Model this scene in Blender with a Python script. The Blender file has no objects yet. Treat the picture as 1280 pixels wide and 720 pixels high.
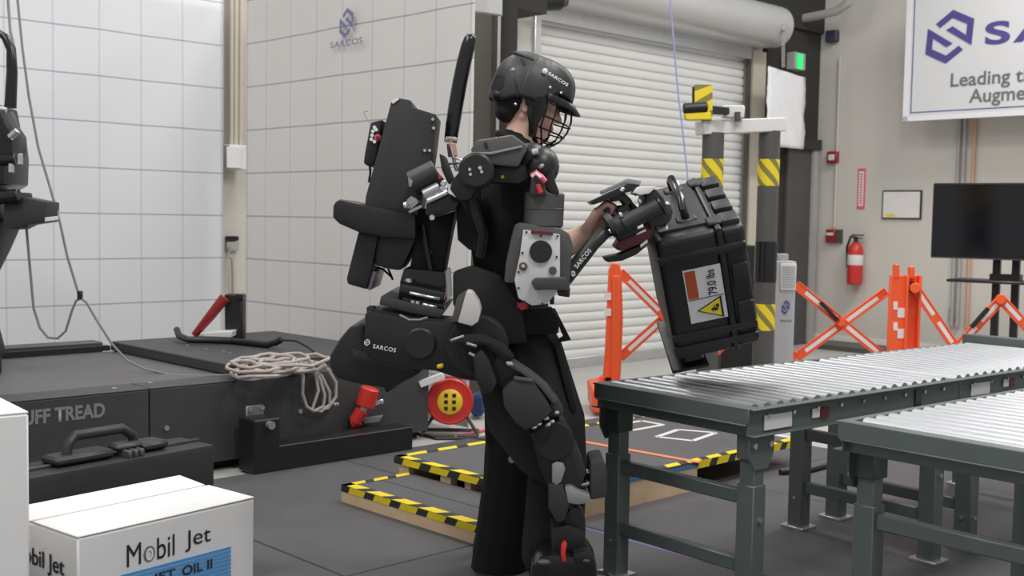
import bpy, bmesh, math, random
from mathutils import Vector, Matrix
random.seed(7)
R = math.radians
C = bpy.context.scene.collection
SC = bpy.context.scene

# ---------------------------------------------------------------- camera, world, lights, exposure
F = 1440.0                       # focal length in pixels of the 1280x720 frame
CAM = Vector((0, 0, 1.27))
PITCH, ROLL = math.atan(86 / F), R(1.0)
_f = Vector((0, math.cos(PITCH), -math.sin(PITCH)))
_u0 = Vector((0, math.sin(PITCH), math.cos(PITCH)))
_r0 = Vector((1, 0, 0))
_r = _r0 * math.cos(ROLL) + _u0 * math.sin(ROLL)
_u = -_r0 * math.sin(ROLL) + _u0 * math.cos(ROLL)
cd = bpy.data.cameras.new('camera')
cd.sensor_width = 36.0
cd.lens = 36.0 * F / 1280
cd.clip_end = 100
cd.dof.use_dof = True
cd.dof.focus_distance = 4.1
cd.dof.aperture_fstop = 4.5
cam = bpy.data.objects.new('camera', cd)
C.objects.link(cam)
cam.matrix_world = Matrix(((_r.x, _u.x, -_f.x, CAM.x), (_r.y, _u.y, -_f.y, CAM.y), (_r.z, _u.z, -_f.z, CAM.z), (0, 0, 0, 1)))
SC.camera = cam

w = bpy.data.worlds.new('world')
SC.world = w
w.use_nodes = True
w.node_tree.nodes['Background'].inputs[0].default_value = (0.95, 0.97, 1.0, 1)
w.node_tree.nodes['Background'].inputs[1].default_value = 0.42

def area(x, y, z, sx, sy, power, col=(1, 0.98, 0.95), rz=0):
    l = bpy.data.lights.new('ceiling_light', 'AREA')
    l.shape = 'RECTANGLE'
    l.size, l.size_y, l.energy, l.color = sx, sy, power, col
    o = bpy.data.objects.new('ceiling_light', l)
    o.location = (x, y, z)
    o.rotation_euler = (0, 0, rz)
    C.objects.link(o)

LP = 80
for lx, ly, pw in ((-2.4, 1.6, 1.15), (1.6, 1.4, 1.5), (-2.4, 5.0, 0.5), (2.0, 5.2, 1.1), (-0.45, 8.0, 0.72), (4.2, 8.2, 1.35)):
    area(lx, ly, 5.2, 1.6, 0.9, LP * pw, rz=R(44))

SC.view_settings.view_transform = 'Standard'
SC.view_settings.look = 'None'
SC.view_settings.gamma = 1.0
SC.view_settings.use_curve_mapping = False
SC.view_settings.exposure = 0.22

# ---------------------------------------------------------------- geometry of the place
def ray(px, py):
    return _f * F + _r * (px - 640) + _u * (360 - py)
def P(px, py, y):                # the point seen there at world depth y
    d = ray(px, py)
    return CAM + d * (y / d.y)
def G(px, py, z=0.0):            # the point seen there at height z
    d = ray(px, py)
    return CAM + d * ((z - CAM.z) / d.z)
AU = R(46)
U = Vector((math.sin(AU), math.cos(AU), 0))     # room axis running to the back right
V = Vector((-math.cos(AU), math.sin(AU), 0))    # room axis running to the back left
Z = Vector((0, 0, 1))
def W(u, v, z=0.0): return U * u + V * v + Z * z
def PU(px, py, u0):
    d = ray(px, py); return CAM + d * ((u0 - CAM.dot(U)) / d.dot(U))
def PV(px, py, v0):
    d = ray(px, py); return CAM + d * ((v0 - CAM.dot(V)) / d.dot(V))
def uof(p): return p.dot(U)
def vof(p): return p.dot(V)

# ---------------------------------------------------------------- materials
def mat(name, col, rough=0.5, metal=0.0, var=0.08, scale=12.0, bump=0.0, spec=0.5, coat=0.0, bscale=None):
    m = bpy.data.materials.new(name)
    m.use_nodes = True
    nt = m.node_tree
    b = nt.nodes['Principled BSDF']
    b.inputs['Metallic'].default_value = metal
    b.inputs['Specular IOR Level'].default_value = spec
    b.inputs['Coat Weight'].default_value = coat
    tc = nt.nodes.new('ShaderNodeTexCoord')
    n = nt.nodes.new('ShaderNodeTexNoise')
    n.inputs['Scale'].default_value = scale
    n.inputs['Detail'].default_value = 4
    nt.links.new(tc.outputs['Object'], n.inputs['Vector'])
    mx = nt.nodes.new('ShaderNodeMix')
    mx.data_type = 'RGBA'
    mx.inputs[6].default_value = (*[c * (1 - var) for c in col], 1)
    mx.inputs[7].default_value = (*[min(1, c * (1 + var)) for c in col], 1)
    nt.links.new(n.outputs['Fac'], mx.inputs[0])
    nt.links.new(mx.outputs[2], b.inputs['Base Color'])
    mr = nt.nodes.new('ShaderNodeMapRange')
    mr.inputs[3].default_value = max(0.02, rough - 0.07)
    mr.inputs[4].default_value = min(1, rough + 0.07)
    nt.links.new(n.outputs['Fac'], mr.inputs[0])
    nt.links.new(mr.outputs[0], b.inputs['Roughness'])
    if bump:
        n2 = nt.nodes.new('ShaderNodeTexNoise')
        n2.inputs['Scale'].default_value = bscale or scale * 8
        nt.links.new(tc.outputs['Object'], n2.inputs['Vector'])
        bp = nt.nodes.new('ShaderNodeBump')
        bp.inputs['Strength'].default_value = bump
        bp.inputs['Distance'].default_value = 0.01
        nt.links.new(n2.outputs['Fac'], bp.inputs['Height'])
        nt.links.new(bp.outputs[0], b.inputs['Normal'])
    return m

M = {}
def dm(name, *a, **k): M[name] = mat(name, *a, **k)
dm('concrete', (0.50, 0.49, 0.47), 0.45, var=0.12, scale=3, bump=0.05)
dm('rubber', (0.092, 0.091, 0.096), 0.62, var=0.22, scale=5, bump=0.25, bscale=160)
dm('wall_beige', (0.63, 0.60, 0.55), 0.85, var=0.03, scale=2, bump=0.05)
dm('wall_dark', (0.035, 0.033, 0.033), 0.8, var=0.2)
dm('steel_dark', (0.080, 0.074, 0.062), 0.45, var=0.2, scale=3)
dm('beige_paint', (0.62, 0.57, 0.48), 0.6, var=0.04)
dm('door_white', (0.80, 0.80, 0.78), 0.42, var=0.04, scale=2)
dm('hood_metal', (0.60, 0.60, 0.59), 0.36, 0.3, var=0.04, scale=2)
dm('galv', (0.62, 0.63, 0.64), 0.35, 0.8, var=0.12, scale=8)
dm('roller', (0.52, 0.53, 0.55), 0.42, 0.85, var=0.06, scale=6)
dm('conv_green', (0.105, 0.128, 0.120), 0.38, var=0.10, scale=6, spec=0.6)
dm('conv_dark', (0.045, 0.055, 0.052), 0.45, var=0.15)
dm('black', (0.012, 0.012, 0.013), 0.42, var=0.2, bump=0.05, bscale=200)
dm('black_gloss', (0.010, 0.010, 0.011), 0.22, var=0.2)
dm('black_matte', (0.013, 0.013, 0.014), 0.75, var=0.25)
dm('charcoal', (0.028, 0.029, 0.031), 0.48, var=0.1, bump=0.05, bscale=220)
dm('grey_plastic', (0.075, 0.073, 0.070), 0.5, var=0.1, bump=0.06, bscale=220)
dm('grey_dark', (0.045, 0.045, 0.046), 0.5, var=0.1)
dm('plate_white', (0.62, 0.62, 0.63), 0.42, 0.1, var=0.04)
dm('alu', (0.70, 0.70, 0.72), 0.25, 0.9, var=0.1, scale=20)
dm('alu_dull', (0.36, 0.36, 0.38), 0.42, 0.6, var=0.1, scale=20)
dm('pad_beige', (0.55, 0.53, 0.50), 0.7, var=0.05)
dm('cloth_black', (0.010, 0.010, 0.011), 0.9, var=0.3, bump=0.35, bscale=300)
dm('trouser', (0.011, 0.011, 0.012), 0.88, var=0.3, bump=0.4, bscale=240)
dm('skin', (0.82, 0.52, 0.41), 0.5, var=0.07, scale=30, bump=0.05)
dm('hair', (0.016, 0.011, 0.009), 0.6, var=0.4, scale=60, bump=0.5, bscale=300)
dm('navy', (0.045, 0.045, 0.085), 0.5)
dm('eye_white', (0.8, 0.78, 0.76), 0.2)
dm('iris', (0.04, 0.025, 0.015), 0.15)
dm('lip', (0.62, 0.30, 0.26), 0.5)
dm('red', (0.62, 0.035, 0.028), 0.35, var=0.08)
dm('red_dark', (0.30, 0.02, 0.02), 0.4, var=0.1)
dm('maroon', (0.12, 0.012, 0.02), 0.4, var=0.15)
dm('pink', (0.75, 0.12, 0.20), 0.4)
dm('orange', (0.88, 0.115, 0.030), 0.42, var=0.06)
dm('orange_tape', (0.85, 0.24, 0.10), 0.5)
dm('reflective', (0.78, 0.75, 0.74), 0.35)
dm('yellow', (0.85, 0.66, 0.02), 0.45, var=0.06)
dm('yellow_reel', (0.85, 0.58, 0.03), 0.4)
dm('tape_black', (0.03, 0.03, 0.03), 0.55)
dm('tape_grey', (0.24, 0.21, 0.06), 0.5)
dm('white_tape', (0.70, 0.69, 0.68), 0.5)
dm('wood', (0.74, 0.53, 0.34), 0.65, var=0.18, scale=9, bump=0.1)
dm('carton', (0.82, 0.81, 0.80), 0.7, var=0.03, bump=0.03)
dm('carton_edge', (0.50, 0.45, 0.38), 0.8)
dm('print_black', (0.02, 0.02, 0.025), 0.6)
dm('print_blue', (0.07, 0.34, 0.74), 0.55)
dm('print_grey', (0.16, 0.16, 0.17), 0.6)
dm('logo_purple', (0.085, 0.065, 0.27), 0.5)
dm('logo_faint', (0.22, 0.21, 0.36), 0.6)
dm('line_purple', (0.17, 0.15, 0.36), 0.5)
dm('sign_white', (0.70, 0.70, 0.71), 0.4, var=0.02)
dm('sign_edge', (0.82, 0.82, 0.84), 0.4, var=0.02)
dm('screen', (0.006, 0.005, 0.007), 0.12)
dm('bollard_grey', (0.085, 0.082, 0.080), 0.5, var=0.12)
dm('white_paint', (0.72, 0.71, 0.69), 0.45, var=0.04)
dm('kiosk_grey', (0.44, 0.44, 0.46), 0.5, var=0.03)
dm('foil', (0.92, 0.92, 0.94), 0.35, var=0.03, scale=6, bump=0.4, bscale=14)
dm('cable_tan', (0.44, 0.39, 0.36), 0.6, var=0.15)
dm('cable_grey', (0.22, 0.21, 0.20), 0.6)
dm('cable_blue', (0.30, 0.33, 0.62), 0.6)
dm('blue', (0.012, 0.035, 0.13), 0.4)
dm('blue_tape', (0.03, 0.20, 0.45), 0.5)
dm('tread_belt', (0.115, 0.112, 0.113), 0.6, var=0.22, scale=2.5, bump=0.1)
dm('tread_top', (0.050, 0.050, 0.053), 0.5, var=0.15)
dm('decal_grey', (0.22, 0.22, 0.24), 0.5)
dm('text_white', (0.75, 0.75, 0.76), 0.5)
dm('rubber_pad', (0.04, 0.038, 0.037), 0.7)
dm('label_orange', (0.42, 0.075, 0.02), 0.5)
dm('case_black', (0.015, 0.015, 0.016), 0.46, var=0.2, bump=0.12, bscale=150)
dm('copper', (0.62, 0.36, 0.24), 0.5)
dm('conduit', (0.42, 0.41, 0.40), 0.5)
dm('lens', (0.30, 0.32, 0.34), 0.08)
def emit(name, col, st):
    m = bpy.data.materials.new(name); m.use_nodes = True
    b = m.node_tree.nodes['Principled BSDF']
    b.inputs['Base Color'].default_value = (*col, 1)
    b.inputs['Emission Color'].default_value = (*col, 1)
    b.inputs['Emission Strength'].default_value = st
    M[name] = m
emit('sign_green', (0.02, 0.75, 0.16), 0.6)
def glass(name):
    m = bpy.data.materials.new(name); m.use_nodes = True
    b = m.node_tree.nodes['Principled BSDF']
    b.inputs['Roughness'].default_value = 0.03
    b.inputs['Transmission Weight'].default_value = 1.0
    b.inputs['IOR'].default_value = 1.1
    M[name] = m
glass('clear_lens')

def grid_mat(name, base, line, cell):
    """printed survey grid: UV holds metres along and up the sheet"""
    m = mat(name, base, 0.6, var=0.02, scale=2)
    nt = m.node_tree
    b = nt.nodes['Principled BSDF']
    src = b.inputs['Base Color'].links[0].from_socket
    uv = nt.nodes.new('ShaderNodeTexCoord')
    sp = nt.nodes.new('ShaderNodeSeparateXYZ')
    nt.links.new(uv.outputs['UV'], sp.inputs[0])
    def band(sock, half):
        a = nt.nodes.new('ShaderNodeMath'); a.operation = 'PINGPONG'
        nt.links.new(sock, a.inputs[0]); a.inputs[1].default_value = cell / 2
        c = nt.nodes.new('ShaderNodeMath'); c.operation = 'LESS_THAN'
        nt.links.new(a.outputs[0], c.inputs[0]); c.inputs[1].default_value = half
        return c.outputs[0]
    prev = src
    for sock, half, amt in ((sp.outputs[0], 0.0065, 0.24), (sp.outputs[1], 0.0050, 0.62)):
        k = nt.nodes.new('ShaderNodeMath'); k.operation = 'MULTIPLY'
        nt.links.new(band(sock, half), k.inputs[0]); k.inputs[1].default_value = amt
        x = nt.nodes.new('ShaderNodeMix'); x.data_type = 'RGBA'
        nt.links.new(k.outputs[0], x.inputs[0])
        nt.links.new(prev, x.inputs[6])
        x.inputs[7].default_value = (*line, 1)
        prev = x.outputs[2]
    nt.links.new(prev, b.inputs['Base Color'])
    M[name] = m

# ---------------------------------------------------------------- mesh helpers
def wloc(o):
    p = Vector((0, 0, 0))
    while o is not None:
        p = p + o.location; o = o.parent
    return p

def frame(d, up=Z):
    d = d.normalized()
    if abs(d.dot(up)) > 0.98: up = Vector((0, 1, 0))
    s = d.cross(up).normalized()
    return s, s.cross(d).normalized(), d

class MB:
    def __init__(s):
        s.b = bmesh.new(); s.mi = 0
    def _mk(s, vs, fs):
        vv = [s.b.verts.new(v) for v in vs]
        for f in fs:
            try:
                fc = s.b.faces.new([vv[i] for i in f]); fc.material_index = s.mi
            except ValueError: pass
        return s
    def box(s, c, ax, ay, az, sx, sy, sz):
        c = Vector(c); vs = []
        for k in (-1, 1):
            for j in (-1, 1):
                for i in (-1, 1):
                    vs.append(c + ax * (sx / 2 * i) + ay * (sy / 2 * j) + az * (sz / 2 * k))
        return s._mk(vs, [(0, 2, 3, 1), (4, 5, 7, 6), (0, 1, 5, 4), (2, 6, 7, 3), (0, 4, 6, 2), (1, 3, 7, 5)])
    def uvbox(s, u0, u1, v0, v1, z0, z1):
        return s.box(W((u0 + u1) / 2, (v0 + v1) / 2, (z0 + z1) / 2), U, V, Z, u1 - u0, v1 - v0, z1 - z0)
    def beam(s, p0, p1, wd, th, up=Z):
        p0, p1 = Vector(p0), Vector(p1)
        a, b, d = frame(p1 - p0, up)
        return s.box((p0 + p1) / 2, a, b, d, wd, th, (p1 - p0).length)
    def prism(s, pts, ext):
        n = len(pts); ext = Vector(ext)
        vs = [Vector(p) for p in pts] + [Vector(p) + ext for p in pts]
        fs = [tuple(range(n)), tuple(range(2 * n - 1, n - 1, -1))]
        fs += [(i, i + n, (i + 1) % n + n, (i + 1) % n) for i in range(n)]
        return s._mk(vs, fs)
    def px(s, poly, y0, y1):
        pts = [P(x, y, y0) for x, y in poly]
        return s.prism(pts, (0, y1 - y0, 0))
    def cyl(s, p0, p1, r0, r1=None, seg=14, caps=True):
        return s.tube([p0, p1], [r0, r0 if r1 is None else r1], seg, caps)
    def tube(s, path, r, seg=8, caps=True, sq=1.0):
        path = [Vector(p) for p in path]; n = len(path)
        if not isinstance(r, (list, tuple)): r = [r] * n
        vs = []; a = None
        for i, p in enumerate(path):
            d = (path[min(i + 1, n - 1)] - path[max(i - 1, 0)])
            if d.length < 1e-9: d = Vector((0, 0, 1))
            d.normalize()
            if a is None: a = frame(d)[0]
            else:
                a = a - d * a.dot(d)
                a = a.normalized() if a.length > 1e-6 else frame(d)[0]
            b = a.cross(d)
            for k in range(seg):
                t = 2 * math.pi * k / seg
                vs.append(p + a * (r[i] * math.cos(t)) + b * (r[i] * sq * math.sin(t)))
        fs = []
        for i in range(n - 1):
            for k in range(seg):
                k2 = (k + 1) % seg
                fs.append((i * seg + k, i * seg + k2, (i + 1) * seg + k2, (i + 1) * seg + k))
        if caps:
            fs.append(tuple(range(seg - 1, -1, -1))); fs.append(tuple((n - 1) * seg + k for k in range(seg)))
        return s._mk(vs, fs)
    def lathe(s, c, axis, prof, seg=24):
        """prof: (radius, distance along the axis)"""
        return s.tube([Vector(c) + axis * h for _, h in prof], [max(r, 1e-4) for r, _ in prof], seg) if all(prof[i][1] < prof[i + 1][1] for i in range(len(prof) - 1)) else s._lathe2(c, axis, prof, seg)
    def _lathe2(s, c, axis, prof, seg):
        a, b, d = frame(axis); vs = []; c = Vector(c)
        for r, h in prof:
            for k in range(seg):
                t = 2 * math.pi * k / seg
                vs.append(c + d * h + a * (r * math.cos(t)) + b * (r * math.sin(t)))
        n = len(prof); fs = []
        for i in range(n - 1):
            for k in range(seg):
                k2 = (k + 1) % seg
                fs.append((i * seg + k, i * seg + k2, (i + 1) * seg + k2, (i + 1) * seg + k))
        fs.append(tuple(range(seg - 1, -1, -1))); fs.append(tuple((n - 1) * seg + k for k in range(seg)))
        return s._mk(vs, fs)
    def ell(s, c, r, rot=None, seg=16, rings=10):
        c = Vector(c); vs = []; fs = []
        rot = rot or Matrix.Identity(3)
        for i in range(rings + 1):
            th = math.pi * i / rings
            for k in range(seg):
                ph = 2 * math.pi * k / seg
                vs.append(c + rot @ Vector((r[0] * math.sin(th) * math.cos(ph), r[1] * math.sin(th) * math.sin(ph), r[2] * math.cos(th))))
        for i in range(rings):
            for k in range(seg):
                k2 = (k + 1) % seg
                fs.append((i * seg + k, (i + 1) * seg + k, (i + 1) * seg + k2, i * seg + k2))
        return s._mk(vs, fs)
    def cap(s, p0, r0, p1, r1, seg=12):
        """tapered capsule"""
        p0, p1 = Vector(p0), Vector(p1)
        d = p1 - p0; L = d.length
        if L < 1e-6: return s.ell(p0, (r0, r0, r0))
        d.normalize()
        path, rr = [], []
        for k in range(0, 6):
            t = math.pi / 2 * k / 5
            path.append(p0 - d * r0 * math.cos(t)); rr.append(max(1e-4, r0 * math.sin(t)))
        for k in range(5, -1, -1):
            t = math.pi / 2 * k / 5
            path.append(p1 + d * r1 * math.cos(t)); rr.append(max(1e-4, r1 * math.sin(t)))
        return s.tube(path, rr, seg)
    def build(s, name, m, parent=None, bevel=0.0, smooth=None, loc=None, seg=1):
        b = s.b
        bmesh.ops.remove_doubles(b, verts=b.verts, dist=1e-6)
        bmesh.ops.recalc_face_normals(b, faces=b.faces)
        if bevel:
            es = [e for e in b.edges if len(e.link_faces) == 2 and e.calc_face_angle(0) > R(35)]
            if es:
                bmesh.ops.bevel(b, geom=es, offset=bevel, segments=seg, profile=0.6, affect='EDGES', clamp_overlap=True)
        off = wloc(parent) if parent is not None else Vector((0, 0, 0))
        if loc is not None: off = off + (Vector(loc) - off)
        for v in b.verts: v.co -= off
        me = bpy.data.meshes.new(name)
        b.to_mesh(me); b.free()
        for mm in (m if isinstance(m, (list, tuple)) else [m]):
            me.materials.append(M[mm])
        o = bpy.data.objects.new(name, me)
        C.objects.link(o)
        if parent is not None:
            o.parent = parent
            if loc is not None: o.location = Vector(loc) - wloc(parent)
        elif loc is not None: o.location = loc
        sm = smooth if smooth is not None else True
        if sm:
            for p in me.polygons: p.use_smooth = True
            try: me.set_sharp_from_angle(angle=R(38))
            except Exception: pass
        return o

def thing(name, label, cat, loc=(0, 0, 0), group=None):
    o = bpy.data.objects.new(name, None)
    o.empty_display_size = 0.1
    C.objects.link(o); o.location = loc
    o['label'] = label; o['category'] = cat
    if group: o['group'] = group
    return o
def tag(o, label, cat, group=None):
    o['label'] = label; o['category'] = cat
    if group: o['group'] = group
    return o
def struct(o):
    o['kind'] = 'structure'; return o
def lab(o, l): o['label'] = l; return o
def copy_tree(o, parent=None):
    c = o.copy(); C.objects.link(c); c.parent = parent
    for ch in list(o.children): copy_tree(ch, c)
    return c

def text(name, s, m, parent, p, xd, yd, width=None, height=None, off=0.002, thick=0.001, shear=0.0, spacing=1.0, bold=0.014):
    """lettering on a surface: lower left corner p, reading along xd, up along yd"""
    cu = bpy.data.curves.new(name, 'FONT')
    cu.body = s; cu.size = 1.0; cu.space_character = spacing; cu.offset = bold
    tmp = bpy.data.objects.new('tmp', cu); C.objects.link(tmp)
    dg = bpy.context.evaluated_depsgraph_get()
    me = bpy.data.meshes.new_from_object(tmp.evaluated_get(dg))
    bpy.data.objects.remove(tmp); bpy.data.curves.remove(cu)
    xs = [v.co.x for v in me.vertices]; ys = [v.co.y for v in me.vertices]
    x0, x1, y0, y1 = min(xs), max(xs), min(ys), max(ys)
    sx = (width / (x1 - x0)) if width else None
    sy = (height / (y1 - y0)) if height else None
    sx = sx or sy; sy = sy or sx
    xd = Vector(xd).normalized(); yd = Vector(yd).normalized(); nd = xd.cross(yd)
    base = wloc(parent)
    for v in me.vertices:
        a, b = (v.co.x - x0) * sx, (v.co.y - y0) * sy
        v.co = Vector(p) + xd * (a + shear * b) + yd * b + nd * off - base
    me.materials.append(M[m])
    o = bpy.data.objects.new(name, me); C.objects.link(o); o.parent = parent
    return o

LOGO = [(325, 100), (400, 43), (495, 95), (487, 213), (372, 133), (400, 118), (462, 165), (465, 115), (400, 80), (345, 120)]
def logo(name, m, parent, c, xd, yd, h, off=0.003, wide=None):
    b = MB(); xd = Vector(xd).normalized(); yd = Vector(yd).normalized(); n = xd.cross(yd)
    sy = h / 250.0; sx = (wide / 212.0) if wide else sy
    for sg in (1, -1):
        pts = [Vector(c) + xd * (sg * (x - 388) * sx) + yd * (-sg * (y - 165) * sy) + n * off for x, y in LOGO]
        b.prism(pts, n * 0.0015)
    return b.build(name, m, parent, smooth=False)

def stripes(b, p0, p1, wdir, width, pitch, mi_y=0, mi_b=1, slant=0.6, lift=None):
    """hazard tape from p0 to p1, one strip of alternating slanted panels, materials by index"""
    p0, p1 = Vector(p0), Vector(p1)
    d = p1 - p0; L = d.length; d.normalize(); wd = Vector(wdir).normalized()
    n = d.cross(wd).normalized() * 0.0012 if lift is None else Vector(lift)
    k = max(1, round(L / pitch / 2)); st = L / k
    sl = slant * width
    for i in range(-2, 2 * k + 1):
        a0 = (i // 2) * st + (0.62 * st if i % 2 else 0)
        a1 = a0 + (0.38 if i % 2 else 0.62) * st
        q = []
        for a, ww in ((a0, 0), (a1, 0), (a1 + sl, width), (a0 + sl, width)):
            q.append((min(max(a, 0), L), ww))
        if abs(q[0][0] - q[1][0]) < 1e-5 and abs(q[2][0] - q[3][0]) < 1e-5: continue
        b.mi = mi_y if i % 2 == 0 else mi_b
        pts = [p0 + d * a + wd * ww for a, ww in q]
        cl = [pts[0]]
        for x in pts[1:]:
            if (x - cl[-1]).length > 1e-5: cl.append(x)
        if len(cl) >= 3: b.prism(cl, n)

_dg = None
def organic(mb, name, m, parent, voxel=0.006, smooth=5, factor=0.5):
    """fuse overlapping volumes into one continuous skin"""
    o = mb.build(name, m, parent)
    md = o.modifiers.new('r', 'REMESH'); md.mode = 'VOXEL'; md.voxel_size = voxel
    if smooth:
        ms = o.modifiers.new('s', 'SMOOTH'); ms.factor = factor; ms.iterations = smooth
    dg = bpy.context.evaluated_depsgraph_get()
    me = bpy.data.meshes.new_from_object(o.evaluated_get(dg))
    o.modifiers.clear()
    old = o.data; o.data = me; bpy.data.meshes.remove(old)
    me.name = name
    if not me.materials: me.materials.append(M[m])
    for p in me.polygons: p.use_smooth = True
    return o

# ================================================================ THE SETTING
VB, US = 6.70, 10.90             # door wall plane, sign wall plane
fl = struct(MB().uvbox(-4, US + 0.2, -8, 9.2, -0.1, 0.0).build('floor', 'concrete', smooth=False))
us = [5.77 - 1.14 * k for k in range(8)]
vs_ = [4.88 - 1.63 * k for k in range(4)]
for i in range(7):
    for j in range(3):
        MB().uvbox(us[i + 1] + 0.004, us[i] - 0.004, vs_[j + 1] + 0.004, vs_[j] - 0.004, 0.0, 0.010).build('rubber_mat', 'rubber', fl, bevel=0.003, smooth=False)
FZ = 0.010
# floor tape line
b = MB(); a0, a1 = G(716, 656, FZ), G(905, 708, FZ)
b.beam(a0, a1, 0.018, 0.0015); b.build('floor_tape', 'line_purple', fl)

u_d0, u_d1 = uof(PV(664, 250, VB)), uof(PV(931, 250, VB))
zt = 2.95
wb = MB()
u_l = uof(PV(622, 250, VB))
wb.uvbox(u_l, u_d0, VB, VB + 0.2, 0, 5.6)
wb.uvbox(u_d1, US, VB, VB + 0.2, 0, 5.6)
wb.uvbox(u_d0, u_d1, VB, VB + 0.2, zt, 5.6)
wall_b = struct(wb.build('wall_back', 'wall_beige', smooth=False))
struct(MB().uvbox(-4, u_l + 0.2, 8.05, 8.25, 0, 5.6).build('wall_left', 'wall_beige', smooth=False))
struct(MB().uvbox(u_l, u_l + 0.2, VB + 0.2, 8.05, 0, 5.6).build('wall_alcove', 'wall_beige', smooth=False))
wr = struct(MB().uvbox(US, US + 0.2, -6, VB + 0.2, 0, 5.6).build('wall_right', 'wall_beige', smooth=False))
struct(MB().uvbox(US - 0.014, US, -6, VB - 0.02, 0.0, 0.10).build('baseboard_right', 'door_white', smooth=False))
struct(MB().uvbox(US - 0.5, US - 0.014, VB - 2.6, VB - 0.3, 0.0, 0.05).build('trim_1', 'steel_dark', smooth=False))
# dark header and steel over the door, dark column beside the curtain
struct(MB().uvbox(u_d0 - 0.15, US, VB - 0.10, VB, 3.28, 5.6).build('trim_2', 'wall_dark', smooth=False))
u_c0 = uof(PV(949, 200, VB))
struct(MB().uvbox(u_c0, US, VB - 0.06, VB, 0, 3.28).build('trim_3', 'wall_dark', smooth=False))

# dark steel column (I section) and light edge, px 588-635
CC = P(612, 300, 8.3); CC.z = 0
col = thing('steel_column', 'dark floor-to-ceiling steel column between the logo curtain and the shutter', 'column', CC)
cc = CC
for nm, dx, wd, dp, mt_ in (('flange', -0.085, 0.16, 0.02, 'steel_dark'), ('flange', 0.045, 0.02, 0.20, 'conduit'), ('web', -0.01, 0.09, 0.03, 'steel_dark'), ('flange', 0.115, 0.12, 0.03, 'wall_dark')):
    MB().box(cc + Vector((dx, 0.02 if nm == 'web' else 0, 2.6)), Vector((1, 0, 0)), Vector((0, 1, 0)), Z, wd, dp, 5.2).build(nm, mt_, col, smooth=False)
dk = struct(MB().box(P(634, 2, 8.8) + Vector((0, 0, 0.22)), U, V, Z, 0.5, 0.35, 0.6).build('trim_4', 'wall_dark', smooth=False))
pan = MB().px([(587, -25), (628, -25), (628, 19), (587, 13)], 7.0, 7.05)
tag(pan.build('junction_box', 'hood_metal', bevel=0.004), 'pale grey metal box high on the dark column', 'box')

# roll-up door: slats, guides, hood
dr = struct(MB().uvbox(u_d0, u_d1, VB + 0.09, VB + 0.12, 0, zt).build('door_1', 'wall_dark', smooth=False))
ns = 37; sh = zt / ns
prof = [(0, 0.0), (0.06, 0.014), (0.16, 0.020), (0.50, 0.023), (0.80, 0.021), (0.89, 0.015), (0.93, 0.0), (1.0, 0.0)]
sl0 = None
for i in range(ns):
    if sl0 is None:
        b = MB()
        pts = [W(u_d0 + 0.02, VB + 0.06 - d, t * sh) for t, d in prof] + [W(u_d0 + 0.02, VB + 0.075, sh), W(u_d0 + 0.02, VB + 0.075, 0)]
        b.prism(pts, U * (u_d1 - u_d0 - 0.04))
        sl0 = b.build('slat', 'door_white', dr)
    else:
        s_ = sl0.copy(); C.objects.link(s_); s_.location = (0, 0, i * sh)
MB().uvbox(u_d0 + 0.02, u_d1 - 0.02, VB + 0.01, VB + 0.05, 0.0, 0.09).build('bottom_bar', 'galv', dr, bevel=0.004)
for ua, wd in ((u_d0, 0.07), (u_d1 - 0.03, 0.045)):
    MB().uvbox(ua - 0.02, ua - 0.02 + wd, VB - 0.035, VB, 0, zt).build('guide', 'galv' if ua == u_d0 else 'steel_dark', dr, bevel=0.004)
hc0, hc1 = PV(688, 2, VB - 0.24), PV(974, 42, VB - 0.24)
zc = 3.03
b = MB(); u0h, u1h = uof(PV(672, 10, VB)), uof(PV(968, 40, VB - 0.2))
b.cyl(W(u0h, VB - 0.22, zc + 0.17), W(u1h, VB - 0.22, zc + 0.17), 0.20, seg=32)
b.uvbox(u0h, u1h, VB - 0.22, VB, zc - 0.02, zc + 0.37)
b.build('hood', 'hood_metal', dr)
MB().uvbox(u0h, u_d1, VB - 0.035, VB - 0.01, zt - 0.06, zc).build('lintel_strip', 'galv', dr)
b = MB(); b.tube([P(836, -30, 9.0), P(841, 40, 9.0), P(847, 110, 9.0), P(854, 170, 9.0), P(859, 215, 9.0), P(864, 330, 9.0)], 0.006, 6)
tag(b.build('hanging_rope', 'cable_blue'), 'thin pale blue rope hanging in front of the white shutter', 'rope')
mt = thing('door_motor', 'black cylindrical shutter motor at the hood end above the helmet', 'motor', P(685, -4, 9.0))
MB().cyl(P(664, 2, 9.0), P(700, 1, 9.15), 0.075, seg=18).build('body', 'black', mt, bevel=0.01)
MB().cyl(P(698, 1, 9.14), P(706, 1, 9.18), 0.05, seg=18).build('shaft', 'steel_dark', mt)

# personnel door right of the shutter, dark
d2 = struct(MB().uvbox(uof(PV(972, 300, VB)), uof(PV(1006, 300, VB)), VB - 0.10, VB - 0.06, 0, 2.05).build('door_2', 'bollard_grey', smooth=False, bevel=0.004))
MB().uvbox(uof(PV(1001, 300, VB)), uof(PV(1007, 300, VB)), VB - 0.13, VB - 0.10, 0, 2.05).build('door_edge', 'conduit', d2)
MB().uvbox(uof(PV(960, 300, VB)), uof(PV(1008, 300, VB)), VB - 0.15, VB - 0.06, 2.05, 2.16).build('door_head', 'wall_dark', d2)
# jamb strip beige
struct(MB().uvbox(uof(PV(933, 200, VB)), uof(PV(951, 200, VB)), VB - 0.05, VB - 0.06 + 0.06, 0, 2.98).build('trim_5', 'beige_paint', smooth=False))
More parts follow.
